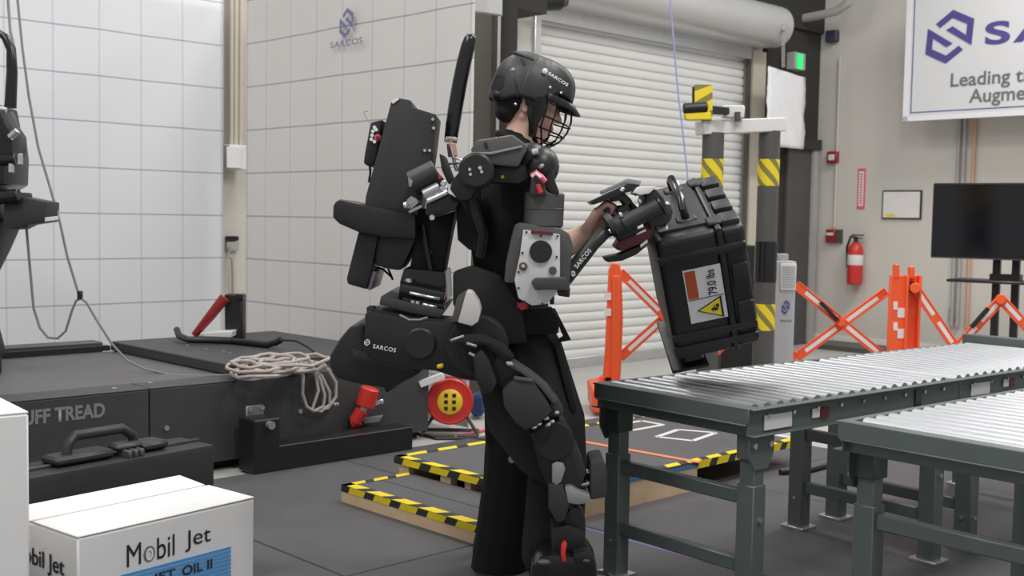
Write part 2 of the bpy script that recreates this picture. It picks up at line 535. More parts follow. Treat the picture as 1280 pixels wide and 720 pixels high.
# reflective sheet
fo = MB()
nx, nz = 10, 18
pp = [[None] * (nx + 1) for _ in range(nz + 1)]
A0, A1 = PV(957, 182, VB - 0.35), PV(1004, 182, VB - 0.35)
zb, ztop = A0.z, PV(957, 82, VB - 0.35).z
vs2, fs2 = [], []
for j in range(nz + 1):
    for i in range(nx + 1):
        t = i / nx
        q = A0.lerp(A1, t); q.z = zb + (ztop - zb) * j / nz - (0.05 * t if j == nz else 0)
        q += V * (0.012 * math.sin(i * 2.1 + j * 0.7) * (1 - j / nz) + random.uniform(-0.006, 0.006) * (1.3 - j / nz))
        vs2.append(q)
for j in range(nz):
    for i in range(nx):
        a = j * (nx + 1) + i; fs2.append((a, a + 1, a + nx + 2, a + nx + 1))
fo._mk(vs2, fs2)
o = fo.build('reflective_sheet', 'foil')
sd = o.modifiers.new('t', 'SOLIDIFY'); sd.thickness = 0.006
tag(o, 'crinkled white plastic sheet hanging over the dark doorway', 'sheet')
ex = thing('exit_sign', 'small green lit sign above the white plastic sheet', 'sign', PV(995, 78, VB - 0.2))
MB().box(PV(995, 77, VB - 0.2), U, V, Z, 0.20, 0.10, 0.17).build('housing', 'conduit', ex, bevel=0.006)
q = PV(1000, 77, VB - 0.255)
MB().box(q, U, V, Z, 0.10, 0.006, 0.15).build('lit_face', 'sign_green', ex)
ch_ = MB()
for k in range(14):
    q = PV(979, 38 + k * 3.4, VB - 0.42)
    ch_.tube([q + Vector((0.012 * math.cos(t), 0.006 * math.sin(t) if k % 2 else 0, 0.016 * math.sin(t))) for t in [2 * math.pi * i / 8 for i in range(9)]], 0.005, 5)
ch_.cyl(PV(979, 30, VB - 0.42), PV(979, 38, VB - 0.42), 0.03)
tag(ch_.build('pull_chain', 'conduit'), 'short hanging chain loop beside the green lit sign', 'chain')
pi = MB(); pi.tube([PU(998, 24, US - 0.4), PU(1020, 20, US - 0.4), PU(1046, 14, US - 0.4), PU(1060, 4, US - 0.4), PU(1066, -20, US - 0.4)], 0.045, 12)
tag(pi.build('ceiling_pipe', 'conduit'), 'grey bent pipe high in the corner above the dark doorway', 'pipe')

# ================================================================ curtains
grid_mat('curtain_print', (0.78, 0.785, 0.81), (0.20, 0.19, 0.36), 0.318)
grid_mat('curtain_print_warm_light', (0.78, 0.755, 0.72), (0.20, 0.19, 0.33), 0.318)  # same white sheet, with warm light on it put into the base colour
K = W(uof(P(290, 270, 8.8)), vof(P(290, 270, 8.8)))
def curtain(name, m, p0, dr_, length, z0, z1, nrm, amp, seed, uoff, zoff):
    rnd = random.Random(seed)
    n, nz = 90, 24
    vs, fs, uvs = [], [], []
    ph = [rnd.uniform(0, 6.28) for _ in range(5)]
    for j in range(nz + 1):
        for i in range(n + 1):
            t = i / n * length; zz = z0 + (z1 - z0) * j / nz
            k = 0.4 + 0.6 * (zz - z0) / (z1 - z0)
            dsp = amp * k * (math.sin(t * 5.1 + ph[0] + 0.3 * zz) + 0.6 * math.sin(t * 11.3 + ph[1]) + 0.5 * math.sin(t * 2.3 + ph[2] - zz))
            vs.append(p0 + dr_ * t + Z * zz + nrm * dsp); uvs.append((t + uoff, zz + zoff))
    for j in range(nz):
        for i in range(n):
            a = j * (n + 1) + i; fs.append((a, a + 1, a + n + 2, a + n + 1))
    me = bpy.data.meshes.new(name)
    me.from_pydata([tuple(v) for v in vs], [], fs)
    uvl = me.uv_layers.new(name='UVMap')
    for lp in me.loops: uvl.data[lp.index].uv = uvs[lp.vertex_index]
    me.materials.append(M[m])
    for p in me.polygons: p.use_smooth = True
    o = bpy.data.objects.new(name, me); C.objects.link(o)
    sd = o.modifiers.new('t', 'SOLIDIFY'); sd.thickness = 0.004; sd.offset = 0
    return o
kl = PV(278, 270, vof(K)); kl.z = 0
kr = PU(309, 270, uof(K)); kr.z = 0
zg = (PV(270, 322, vof(K)).z) % 0.318
cu1 = curtain('hanging_curtain', 'curtain_print', kl, -U, 3.0, 0.02, 2.90, -V, 0.010, 3, 0.318 - 0.012, -zg)
tag(cu1, 'white curtain printed with a grid, left of the corner pipes', 'curtain')
L2 = vof(kr) - vof(PU(589, 300, uof(K)))
cu2 = curtain('hanging_curtain', 'curtain_print_warm_light', kr, -V, L2, 0.02, 2.90, U, 0.006, 5, 0.06, -zg)
tag(cu2, 'white grid curtain, warm light painted into its tint, with a small printed logo, behind the walking exoskeleton', 'curtain')
uc = uof(kr) - 0.03
q = PU(435, 29, uc)
logo('logo', 'logo_faint', cu2, q, -V, Z, 0.20, off=0.012, wide=0.155)
ta, tb = PU(415, 61, uc), PU(455, 55, uc)
text('lettering', 'SARCOS', 'logo_faint', cu2, ta, -V, Z, width=abs(vof(tb) - vof(ta)), height=0.042, off=0.013, spacing=1.15)
for nm, p0, dr_, L in (('curtain_rod', kl, -U, 3.0), ('curtain_rod', kr, -V, L2)):
    MB().cyl(p0 + Z * 2.91, p0 + dr_ * L + Z * 2.91, 0.02).build('rod', 'galv', cu1 if dr_ == -U else cu2)
# conduits in the corner
for px_, lab_ in ((289, 'tan wall pipe in the corner, leftmost of the three'), (294.5, 'tan wall pipe in the corner, middle of the three'), (301, 'tan wall pipe in the corner, rightmost of the three')):
    a = PV(px_, 182, 7.98); c = Vector((a.x, a.y, 4.2))
    tag(MB().cyl(a, c, 0.017, seg=10).build('wall_pipe', 'beige_paint'), lab_, 'pipe', 'tan pipes in the corner')
bx = thing('electrical_box', 'cream electrical box below the three corner pipes', 'box', PV(293, 213, 7.98))
MB().box(PV(292.5, 197, 7.95), U, V, Z, 0.16, 0.14, 0.19).build('housing', 'carton', bx, bevel=0.006)
MB().box(PV(292.5, 197, 7.87), U, V, Z, 0.13, 0.012, 0.16).build('cover', 'carton', bx, bevel=0.003)
ol = thing('wall_outlet', 'dark and grey wall outlet between the two curtains', 'outlet', PV(290, 300, 8.03))
MB().box(PV(290, 298, 8.03), U, V, Z, 0.10, 0.03, 0.035).build('cover', 'black', ol)
MB().box(PV(290, 308, 8.03), U, V, Z, 0.10, 0.03, 0.07).build('plate', 'conduit', ol, bevel=0.003)
MB().tube([PV(289, 309, 8.0), PV(284, 321, 8.0), PV(290, 323, 8.0), PV(291, 345, 8.0), PV(291, 372, 8.0)], 0.010, 6).build('power_cord', 'cable_tan', ol)

# ================================================================ sign wall
sg_u = US - 0.42
sg = thing('hanging_sign', 'large white company sign with purple logo, hanging at upper right', 'sign', PU(1128, 152, sg_u))
zsb, zst = PU(1128, 152, sg_u).z, PU(1128, 152, sg_u).z + 1.28
v0s = vof(PU(1131, 80, sg_u)); v1s = v0s - 2.6
MB().uvbox(sg_u, sg_u + 0.03, v1s, v0s, zsb, zst).build('panel', 'sign_white', sg, bevel=0.004)
b = MB()
ins = 0.075
for (va, vb_, za, zb_) in ((v1s + ins, v0s - ins, zsb + ins, zsb + ins + 0.010), (v1s + ins, v0s - ins, zst - ins - 0.01, zst - ins), (v0s - ins - 0.01, v0s - ins, zsb + ins, zst - ins), (v1s + ins, v1s + ins + 0.01, zsb + ins, zst - ins)):
    b.uvbox(sg_u - 0.002, sg_u, va, vb_, za, zb_)
b.build('border_line', 'logo_purple', sg)
b = MB()
for (va, vb_, za, zb_) in ((v1s, v0s, zsb, zsb + 0.045), (v1s, v0s, zst - 0.045, zst), (v0s - 0.05, v0s, zsb, zst), (v1s, v1s + 0.05, zsb, zst)):
    b.uvbox(sg_u - 0.004, sg_u + 0.032, va, vb_, za, zb_)
b.build('frame', 'sign_edge', sg)
logo('logo', 'logo_purple', sg, PU(1187, 46, sg_u), -V, Z, PU(1187, 12, sg_u).z - PU(1187, 80, sg_u).z, off=0.004, wide=abs(vof(PU(1158, 46, sg_u)) - vof(PU(1217, 46, sg_u))))
sw = abs(vof(PU(1231, 40, sg_u)) - vof(PU(1265, 40, sg_u)))
text('company_name', 'SARCOS', 'logo_purple', sg, PU(1231, 57, sg_u), -V, Z, width=sw * 8.7, height=PU(1240, 28, sg_u).z - PU(1240, 57, sg_u).z, off=0.004, spacing=1.2, bold=0.03)
hl = PU(1190, 92, sg_u).z - PU(1190, 109, sg_u).z
text('slogan', 'Leading the', 'print_grey', sg, PU(1188, 114, sg_u), -V, Z, width=abs(vof(PU(1188, 108, sg_u)) - vof(PU(1264, 108, sg_u))) * 1.49, height=hl * 1.3, off=0.004)
text('slogan', 'Augmented', 'print_grey', sg, PU(1211, 134, sg_u), -V, Z, width=abs(vof(PU(1211, 128, sg_u)) - vof(PU(1279, 128, sg_u))) * 1.68, height=hl * 1.3, off=0.004)
for vv in (v0s - 0.3, v1s + 0.3): MB().cyl(W(sg_u + 0.015, vv, zst), W(sg_u + 0.015, vv, 5.4), 0.006).build('hanger', 'galv', sg)

def wallbox(name, label, cat, px_, py_, w_, d_, h_, m, bevel=0.006):
    c = PU(px_, py_, US)
    return c, MB().box(c - U * d_ / 2, U, V, Z, d_, w_, h_)
c, b = wallbox('', '', '', 1043, 46, 0.13, 0.08, 0.12, '')
tag(b.build('wall_speaker', 'navy', bevel=0.01), 'small dark blue box high on the beige wall', 'box')
c = PU(1043, 197, US)
al = thing('fire_alarm', 'red fire alarm box on the beige wall, upper of two', 'alarm', c)
MB().box(c - U * 0.03, U, V, Z, 0.06, 0.12, 0.125).build('housing', 'red_dark', al, bevel=0.008)
MB().box(c - U * 0.064, U, V, Z, 0.01, 0.07, 0.06).build('lens', 'reflective', al, bevel=0.003)
c = PU(1041, 295, US)
al2 = thing('pull_station', 'red fire pull station left of the extinguisher', 'alarm', c)
MB().box(c - U * 0.03, U, V, Z, 0.06, 0.11, 0.14).build('housing', 'red_dark', al2, bevel=0.008)
MB().box(c - U * 0.066 + Z * 0.02, U, V, Z, 0.012, 0.08, 0.03).build('handle', 'white_paint', al2, bevel=0.003)
MB().box(c - U * 0.02 - V * 0.09 , U, V, Z, 0.04, 0.06, 0.14).build('bracket', 'steel_dark', al2)
sp_ = thing('extinguisher_sign', 'narrow upright red and white wall sign above the extinguisher', 'sign', PU(1077, 262, US))
c = PU(1077, 236, US)
MB().box(c - U * 0.004, U, V, Z, 0.008, 0.085, 0.42).build('panel', 'pink', sp_)
MB().box(c - U * 0.009, U, V, Z, 0.004, 0.055, 0.36).build('face', 'reflective', sp_)
b = MB()
for k in range(12): b.box(c - U * 0.012 + Z * (0.15 - k * 0.027), U, V, Z, 0.003, 0.026, 0.014)
b.build('lettering', 'pink', sp_)
fe = thing('fire_extinguisher', 'red fire extinguisher hanging on the beige wall', 'extinguisher', PU(1068, 356, US - 0.1))
c = PU(1068, 356, US - 0.1); c1 = PU(1068, 303, US - 0.1); hh = c1.z - c.z
MB().lathe(c, Z, [(0.055, 0), (0.075, 0.012), (0.078, 0.03), (0.078, hh * 0.78), (0.070, hh * 0.9), (0.035, hh * 0.98), (0.028, hh)], 22).build('cylinder', 'red', fe)
MB().lathe(c + Z * hh * 0.47, Z, [(0.0785, 0), (0.0795, 0.004), (0.0795, 0.10), (0.0785, 0.104)], 22).build('label', 'reflective', fe)
b = MB(); b.cyl(c + Z * hh, c + Z * (hh + 0.06), 0.022)
b.box(c + Z * (hh + 0.075) - V * 0.02, U, V, Z, 0.025, 0.13, 0.014).box(c + Z * (hh + 0.045) - V * 0.02, U, V, Z, 0.025, 0.10, 0.012)
b.build('valve', 'black', fe)
MB().tube([c + Z * (hh + 0.05), c + V * 0.06 + Z * (hh + 0.06), c + V * 0.10 + Z * (hh - 0.05), c + V * 0.09 + Z * hh * 0.55, c + V * 0.086 + Z * hh * 0.4], 0.012, 8).build('hose', 'black', fe)
wbd = thing('framed_board', 'small white board in a thin black frame on the beige wall', 'board', PU(1128, 274, US))
c = PU(1128, 256, US); ww = abs(vof(PU(1103, 256, US)) - vof(PU(1152, 256, US))); hz = PU(1128, 238, US).z - PU(1128, 274, US).z
MB().box(c - U * 0.012, U, V, Z, 0.022, ww, hz).build('frame', 'black', wbd, bevel=0.004)
MB().box(c - U * 0.024, U, V, Z, 0.004, ww - 0.03, hz - 0.03).build('sheet', 'reflective', wbd)
MB().box(PU(1113, 269, US - 0.027), U, V, Z, 0.002, 0.10, 0.03).build('sticker', 'yellow', wbd)
for px_, m_, l_ in ((1196, 'conduit', 'grey conduit below the company sign, left of the other grey one'), (1203, 'conduit', 'grey conduit below the company sign, next to the copper pipe'), (1215, 'copper', 'copper coloured pipe running down the wall below the sign')):
    a = PU(px_, 240, US - 0.03); a2 = Vector((a.x, a.y, 4.5)); a1 = Vector((a.x, a.y, 0.3))
    tag(MB().cyl(a1, a2, 0.018, seg=10).build('wall_conduit', m_), l_, 'pipe')
a = PU(1051, 170, US - 0.02)
tag(MB().cyl(PU(1050, 72, US - 0.02), PU(1043, 285, US - 0.02), 0.011, seg=8).build('wall_conduit', 'wall_beige'), 'thin painted conduit linking the red alarm boxes', 'pipe')
c, b = wallbox('', '', '', 1190, 393, 0.075, 0.012, 0.12, '')
tag(b.build('wall_outlet', 'conduit', bevel=0.003), 'grey outlet plate low on the beige wall under the television', 'outlet')

# television on a stand
tvd = 8.7
tv = thing('television', 'large black flat television on a wheeled stand', 'television', P(1250, 324, tvd))
T0, T1 = P(1166, 275, tvd + 0.35), P(1300, 275, tvd - 0.12)
tx = (T1 - T0); tx.z = 0; tx.normalize(); ty = Z.cross(tx)
tc_ = T0 + tx * 0.53
th_ = P(1200, 229, 8.95).z - P(1200, 323, 8.95).z
tc_.z = (P(1200, 229, 8.95).z + P(1200, 323, 8.95).z) / 2
MB().box(tc_, tx, ty, Z, 1.06, 0.05, th_).build('casing', 'black_matte', tv, bevel=0.008)
MB().box(tc_ - ty * 0.026, tx, ty, Z, 1.03, 0.006, th_ - 0.03).build('screen', 'screen', tv)
MB().box(tc_ - ty * 0.027 - Z * (th_ / 2 - 0.006), tx, ty, Z, 1.05, 0.006, 0.012).build('lower_trim', 'grey_dark', tv)
st = thing('television_stand', 'black two-post television stand with a small shelf', 'stand', Vector((tc_.x, tc_.y, 0)))
sb_ = Vector((tc_.x, tc_.y, 0)) + ty * 0.13
for k in (-1, 1): MB().box(sb_ + tx * 0.07 * k + Z * 0.72, tx, ty, Z, 0.055, 0.05, 1.36).build('post', 'black', st, bevel=0.006)
MB().box(sb_ - ty * 0.10 + Z * 0.86 - tx * 0.06, tx, ty, Z, 0.62, 0.34, 0.022).build('shelf', 'black', st, bevel=0.008)
MB().box(sb_ + Z * 0.89, tx, ty, Z, 0.22, 0.10, 0.05).build('bracket', 'black', st)
MB().box(sb_ - ty * 0.06 + Z * 1.25, tx, ty, Z, 0.45, 0.06, 0.30).build('mount', 'black', st)
for k in (-1, 1):
    MB().box(sb_ + tx * 0.35 * k + Z * 0.06, tx, ty, Z, 0.06, 0.6, 0.05).build('foot', 'black', st, bevel=0.006)
MB().box(sb_ + Z * 0.06, tx, ty, Z, 0.7, 0.06, 0.05).build('base_bar', 'black', st)

# ================================================================ bollards, gate posts, kiosk
def bollard(x, d, label, ztop):
    base = P(x, 300, d); base.z = 0
    t = thing('bollard', label, 'bollard', base)
    MB().cyl(base, base + Z * ztop, 0.066, seg=24).build('post', 'bollard_grey', t)
    MB().cyl(base, base + Z * 0.012, 0.11, seg=24).build('base_plate', 'steel_dark', t)
    for zc_ in (P(x, 216, d).z, P(x, 396, d).z):
        b = MB(); hgt = 0.165; n = 24
        n = 48
        for i in range(n):                  # slanted yellow and dark panels wrapped round the post
            for j in range(6):
                a0_, a1_ = 2 * math.pi * i / n, 2 * math.pi * (i + 1) / n
                z0_, z1_ = zc_ - hgt / 2 + hgt * j / 6, zc_ - hgt / 2 + hgt * (j + 1) / 6
                b.mi = 0 if i % 12 < 7 else 1
                f_ = lambda a, z: Vector((base.x + 0.0675 * math.cos(a + 14 * (zc_ - z)), base.y + 0.0675 * math.sin(a + 14 * (zc_ - z)), z))
                b._mk([f_(a0_, z0_), f_(a1_, z0_), f_(a1_, z1_), f_(a0_, z1_)], [(0, 1, 2, 3)])
        b.build('hazard_band', ['yellow', 'tape_grey'], t)
    return t, base
BD = 7.2
zb1 = P(962, 164, BD).z
b1, q1 = bollard(888, 7.05, 'dark bollard with yellow band half hidden behind the carried case', P(888, 166, 7.05).z)
b2, q2 = bollard(958, BD, 'dark striped bollard beside the grey intercom post', zb1)
wrap = MB().cyl(q2 + Z * (P(960, 352, BD).z), q2 + Z * (P(960, 302, BD).z), 0.069, seg=24).build('plastic_wrap', 'black_gloss', b2)
cb = thing('cross_beam', 'white square beam joining the tops of two bollards', 'beam', P(925, 160, 7.12))
MB().beam(P(874, 160, 7.02), P(977, 156, 7.22), 0.11, 0.085).build('bar', 'white_paint', cb, bevel=0.006)
MB().box(P(916, 140, 7.05), Vector((1, 0, 0)), Vector((0, 1, 0)), Z, 0.13, 0.08, 0.075).build('block', 'white_paint', cb, bevel=0.006)
MB().cyl(P(922, 152, 7.0), P(922, 140, 7.0), 0.018).build('knob', 'steel_dark', cb)
se = thing('safety_sensor', 'yellow and black striped sensor bracket above the white beam', 'sensor', P(880, 150, 7.0))
b = MB(); pA, pB = P(868, 150, 6.96), P(868, 106, 6.96)
stripes(b, pA, pB, (1, 0, 0), 0.105, 0.055, lift=Vector((0, -0.02, 0)))
b.build('plate', ['yellow', 'tape_grey'], se)
MB().px([(866, 108), (888, 107), (890, 150), (866, 150)], 6.965, 7.0).build('backing', 'black', se, bevel=0.003)
MB().cyl(P(854, 136, 6.95), P(884, 134, 6.95), 0.032, seg=16).build('barrel', 'black', se, bevel=0.006)
MB().px([(855, 142), (888, 140), (890, 149), (858, 150)], 6.93, 6.98).build('lower_plate', 'yellow', se, bevel=0.004)
MB().px([(888, 132), (912, 134), (912, 143), (888, 142)], 6.95, 7.0).build('arm', 'black', se, bevel=0.004)
kd = 7.42
kq = P(981, 300, kd); kq.z = 0
ki = thing('intercom_post', 'slim grey intercom post with a ribbed speaker and small logo', 'post', kq)
zk = P(983, 326, kd).z
MB().box(kq + Z * zk / 2, Vector((1, 0, 0)), Vector((0, 1, 0)), Z, 0.128, 0.12, zk).build('housing', 'kiosk_grey', ki, bevel=0.006)
MB().box(P(978, 322, kd), Vector((1, 0, 0)), Vector((0, 1, 0)), Z, 0.06, 0.08, 0.05).build('cap', 'kiosk_grey', ki, bevel=0.004)
gz = P(985, 346, kd - 0.06)
MB().box(gz - Vector((0, 0.006, 0)), Vector((1, 0, 0)), Vector((0, 1, 0)), Z, 0.10, 0.012, 0.17).build('speaker_panel', 'white_paint', ki, bevel=0.003)
b = MB()
for k in range(9): b.box(gz + Vector((0, -0.014, 0.064 - k * 0.016)), Vector((1, 0, 0)), Vector((0, 1, 0)), Z, 0.085, 0.006, 0.005)
b.build('louvre', 'kiosk_grey', ki)
logo('logo', 'logo_purple', ki, P(982, 384, kd - 0.062), (1, 0, 0), Z, 0.095, off=0.002, wide=0.05)
text('lettering', 'SARCOS', 'logo_purple', ki, P(975, 402, kd - 0.062), (1, 0, 0), Z, width=0.075, height=0.012, off=0.002)
bb = MB(); bq_ = P(921, 306, 8.45); bb.box(Vector((bq_.x, bq_.y, bq_.z / 2)), Vector((1, 0, 0)), Vector((0, 1, 0)), Z, 0.23, 0.3, bq_.z)
tag(bb.build('equipment_box', 'black_matte', bevel=0.01), 'tall black cabinet behind the carried case and the striped bollard', 'cabinet')

# ================================================================ orange barricades
def xarm(b, p0, p1, wd=0.060, th=0.018):
    b.beam(p0, p1, th, wd, up=Vector((0, -1, 0)))
def arm(parent, a, c, strip=True):
    b = MB(); d = (c - a).normalized()
    side = d.cross(Vector((0, 1, 0))).normalized()
    L = (c - a).length
    b.box((a + c) / 2, d, Vector((0, 1, 0)), side, L, 0.016, 0.062)
    for s_ in (-1, 1): b.box((a + c) / 2 + side * 0.026 * s_ - Vector((0, 0.009, 0)), d, Vector((0, 1, 0)), side, L, 0.008, 0.010)
    o = b.build('lattice_arm', 'orange', parent, bevel=0.002)
    b = MB()
    for f0, f1 in ((0.10, 0.44), (0.56, 0.90)):
        b.box(a + d * L * (f0 + f1) / 2 - Vector((0, 0.0095, 0)), d, Vector((0, 1, 0)), side, L * (f1 - f0), 0.003, 0.026)
    b.build('reflector_strip', 'reflective', o)
    return o
X1 = Vector((1, 0, 0)); Y1 = Vector((0, 1, 0))
bl = thing('folding_barricade', 'orange folding lattice barricade behind the conveyor, spread across the carried case', 'barricade', G(756, 515))
yl = 7.65
MB().px([(761, 338), (765, 328), (775, 330), (777, 340), (779, 400), (776, 470), (768, 500), (752, 500), (757, 430)], yl, yl + 0.05).build('end_post', 'orange', bl, bevel=0.008)
MB().px([(766, 345), (774, 345), (775, 470), (764, 490)], yl - 0.02, yl).build('channel', 'orange', bl, bevel=0.004)
for y0_ in (366, 386): MB().px([(756, y0_), (764, y0_), (764, y0_ + 9), (755, y0_ + 9)], yl - 0.012, yl).build('reflector', 'reflective', bl)
MB().px([(740, 488), (758, 484), (760, 516), (741, 516)], yl - 0.25, yl + 0.25).build('foot', 'orange', bl, bevel=0.01)
MB().px([(750, 470), (776, 470), (772, 512), (744, 514)], yl, yl + 0.06).build('foot_block', 'orange', bl, bevel=0.01)
xs = [775, 885, 995, 1108]
for i in range(3):
    t0, t1 = 340 + i * 8, 340 + (i + 1) * 8
    xa, xb = xs[i], xs[i + 1]
    arm(bl, P(xa, t0, yl + 0.03), P(xb, 449, yl + 0.03))
    arm(bl, P(xa, 447, yl + 0.055), P(xb, t1, yl + 0.055))
    MB().cyl(P((xa + xb) / 2, (t0 + 449) / 2, yl), P((xa + xb) / 2, (t0 + 449) / 2, yl + 0.06), 0.03, seg=12).build('pivot', 'orange', bl)
MB().px([(1024, 379), (1028, 377), (1050, 400), (1046, 402)], yl - 0.01, yl + 0.01).build('latch_strap', 'black', bl)

br = thing('folding_barricade', 'orange barricade post with zigzag arms in front of the television', 'barricade', G(1131, 523))
yr = 7.55
zf = G(1131, 523).z
def toz(pt, z=0.0): q = Vector(pt); q.z = z; return q
for (pa, pb, ww, nm) in (((1113, 344), (1134, 344), 0.10, 'front_panel'),):
    a, c = P(pa[0], pa[1], yr), P(pb[0], pb[1], yr)
    b = MB(); b.prism([toz(a), toz(c), c, a], Vector((0, 0.03, 0))); b.build(nm, 'orange', br, bevel=0.006)
a, c = P(1135, 346, yr + 0.03), P(1152, 343, yr + 0.03)
b = MB(); b.prism([toz(a), toz(c), c, a], Vector((0, 0.02, 0))); b.build('rear_panel', 'orange', br, bevel=0.005)
for x_ in (1134, 1150):
    a, c = P(x_, 345, yr - 0.03), P(x_ + 3, 345, yr - 0.03)
    b = MB(); b.prism([toz(a), toz(c), c, a], Vector((0, 0.09, 0))); b.build('side_rib', 'orange', br, bevel=0.003)
for x_, y_ in ((1120, 330), (1139, 333)):
    MB().cyl(P(x_, 348, yr + 0.01), P(x_, y_, yr + 0.01), 0.022, seg=14).build('top_knob', 'orange', br, bevel=0.006)
for y_ in (385, 411):
    MB().px([(1122, y_), (1132, y_), (1132, y_ + 12), (1122, y_ + 12)], yr - 0.006, yr).build('reflector', 'reflective', br)
    MB().px([(1117, y_ - 8), (1122, y_ - 8), (1122, y_ + 2), (1117, y_ + 2)], yr - 0.006, yr).build('reflector', 'reflective', br)
MB().box(toz(P(1131, 500, yr), 0.03), X1, Y1, Z, 0.28, 0.5, 0.06).build('foot', 'orange', br, bevel=0.01)
zz_ = [(1144, 360), (1195, 436), (1251, 374), (1305, 432)]
for i in range(3):
    arm(br, P(*zz_[i], yr + 0.01 - 0.03 * i), P(*zz_[i + 1], yr + 0.01 - 0.03 * (i + 1)))
for x_, y_ in zz_[:3]:
    MB().cyl(P(x_, y_, yr - 0.12), P(x_, y_, yr + 0.03), 0.034, seg=12).build('pivot', 'orange', br, bevel=0.005)
MB().px([(1213, 408), (1217, 411), (1238, 387), (1234, 384)], yr - 0.09, yr - 0.07).build('latch_strap', 'black', br)
MB().px([(1136, 352), (1143, 352), (1143, 366), (1138, 366)], yr - 0.02, yr + 0.01).build('dark_slot', 'black', br)

# ================================================================ roller conveyors
def conveyor(label, p0, ang, L, Wd, h, legs, s_first=0.06, endbars=(True, False), sticker=False, group='roller conveyor sections', pitch=0.066):
    t = thing('roller_conveyor', label, 'conveyor', toz(p0), group)
    a = Vector((math.sin(ang), math.cos(ang), 0)); c = Vector((math.cos(ang), -math.sin(ang), 0))
    o = toz(p0)
    def q(s_, w_, z_): return o + a * s_ + c * w_ + Z * z_
    rh = 0.088
    for w_, sg in ((0, 1), (Wd, -1)):
        b = MB()
        b.box(q(L / 2, w_ + sg * 0.003, h - rh / 2), a, c, Z, L, 0.005, rh)
        b.box(q(L / 2, w_ - sg * 0.012, h - rh + 0.003), a, c, Z, L, 0.034, 0.005)
        b.box(q(L / 2, w_ - sg * 0.010, h - 0.003), a, c, Z, L, 0.030, 0.005)
        rail = b.build('side_rail', 'conv_green', t, bevel=0.0015)
        if w_ == Wd:
            bo = None
            for k in range(int(L / 0.13)):
                if bo is None: bo = MB().cyl(q(0.1, Wd, h - 0.03), q(0.1, Wd + 0.008, h - 0.03), 0.007, seg=8).build('bolt', 'alu', rail)
                else: b2_ = bo.copy(); C.objects.link(b2_); b2_.location = a * (k * 0.13)
    for s_, on in ((0.0, endbars[0]), (L, endbars[1])):
        if not on: continue
        sg = 1 if s_ == 0 else -1
        b = MB()
        b.box(q(s_ - sg * 0.004, Wd / 2, h - 0.024), a, c, Z, 0.008, Wd + 0.02, 0.052)
        b.box(q(s_ + sg * 0.018, Wd / 2, h - 0.001), a, c, Z, 0.045, Wd + 0.02, 0.006)
        b.box(q(s_ + sg * 0.03, Wd / 2, h - 0.072), a, c, Z, 0.008, Wd, 0.04)
        b.box(q(s_ + sg * 0.010, Wd / 2, h - 0.052), a, c, Z, 0.045, Wd, 0.006)
        b.build('end_bar', 'conv_green', t, bevel=0.002)
    r0 = None; n = int((L - s_first - 0.03) / pitch)
    for k in range(n + 1):
        if r0 is None:
            b = MB()
            b.cyl(q(s_first, 0.022, h - 0.016), q(s_first, Wd - 0.022, h - 0.016), 0.0235, seg=14)
            b.cyl(q(s_first, 0.002, h - 0.016), q(s_first, Wd - 0.002, h - 0.016), 0.007, seg=6)
            r0 = b.build('roller', 'roller', t)
        else:
            r = r0.copy(); C.objects.link(r); r.location = a * (pitch * k)
    for s_ in legs:
        for w_, sg in ((0.035, 1), (Wd - 0.035, -1)):
            b = MB()
            b.box(q(s_, w_, 0.33 + (h - 0.09 - 0.33) / 2), a, c, Z, 0.050, 0.058, h - 0.09 - 0.33)
            lg = b.build('leg', 'conv_green', t, bevel=0.003)
            MB().box(q(s_, w_, 0.23), a, c, Z, 0.062, 0.068, 0.44).build('outer_sleeve', 'conv_green', lg, bevel=0.003)
            MB().box(q(s_, w_, 0.006 + FZ), a, c, Z, 0.10, 0.11, 0.012).build('foot_plate', 'galv', lg, bevel=0.002)
            b = MB()
            b.prism([q(s_ - 0.065, w_ - sg * 0.036, h - 0.085), q(s_ + 0.065, w_ - sg * 0.036, h - 0.085), q(s_ + 0.065, w_ - sg * 0.036, h - 0.15), q(s_ + 0.036, w_ - sg * 0.036, h - 0.20), q(s_ - 0.036, w_ - sg * 0.036, h - 0.20), q(s_ - 0.065, w_ - sg * 0.036, h - 0.15)], c * sg * 0.006)
            b.box(q(s_, w_, h - 0.125), a, c, Z, 0.075, 0.07, 0.09)
            b.build('gusset', 'conv_dark' if w_ < 0.1 else 'conv_green', lg, bevel=0.003)
            for zz in (0.14, 0.34):
                MB().cyl(q(s_, w_ - sg * 0.034, zz), q(s_, w_ - sg * 0.041, zz), 0.009, seg=8).build('bolt', 'alu', lg)
            MB().cyl(q(s_ - 0.031, w_, 0.14), q(s_ - 0.037, w_, 0.14), 0.007, seg=8).build('bolt', 'alu', lg)
            for ds in (-0.04, 0.04): MB().cyl(q(s_ + ds, w_ - sg * 0.036, h - 0.12), q(s_ + ds, w_ - sg * 0.044, h - 0.12), 0.010, seg=8).build('bolt', 'alu', lg)
        for zz in (0.405, 0.185):
            MB().box(q(s_, Wd / 2, zz), a, c, Z, 0.034, Wd - 0.13, 0.046).build('crossbar', 'conv_green', t, bevel=0.004)
    if sticker:
        for s0, s1, m_, z0, z1 in ((0.08, 0.22, 'reflective', 0.075, 0.028), (0.33, 0.37, 'reflective', 0.06, 0.03), (0.375, 0.42, 'maroon', 0.065, 0.03), (0.95, 0.99, 'screen', 0.08, 0.02)):
            MB().box(q((s0 + s1) / 2, Wd + 0.0035, h - (z0 + z1) / 2), a, c, Z, s1 - s0, 0.003, z0 - z1).build('sticker', m_, t)
    return t, q
CH = 0.70
cA = G(747, 479, CH)
CANG = R(50.0)
c1, q1_ = conveyor('near section of the long roller conveyor, its dark end bar beside the walking person', cA, CANG, 1.26, 0.66, CH, (0.075, 1.15), sticker=True)
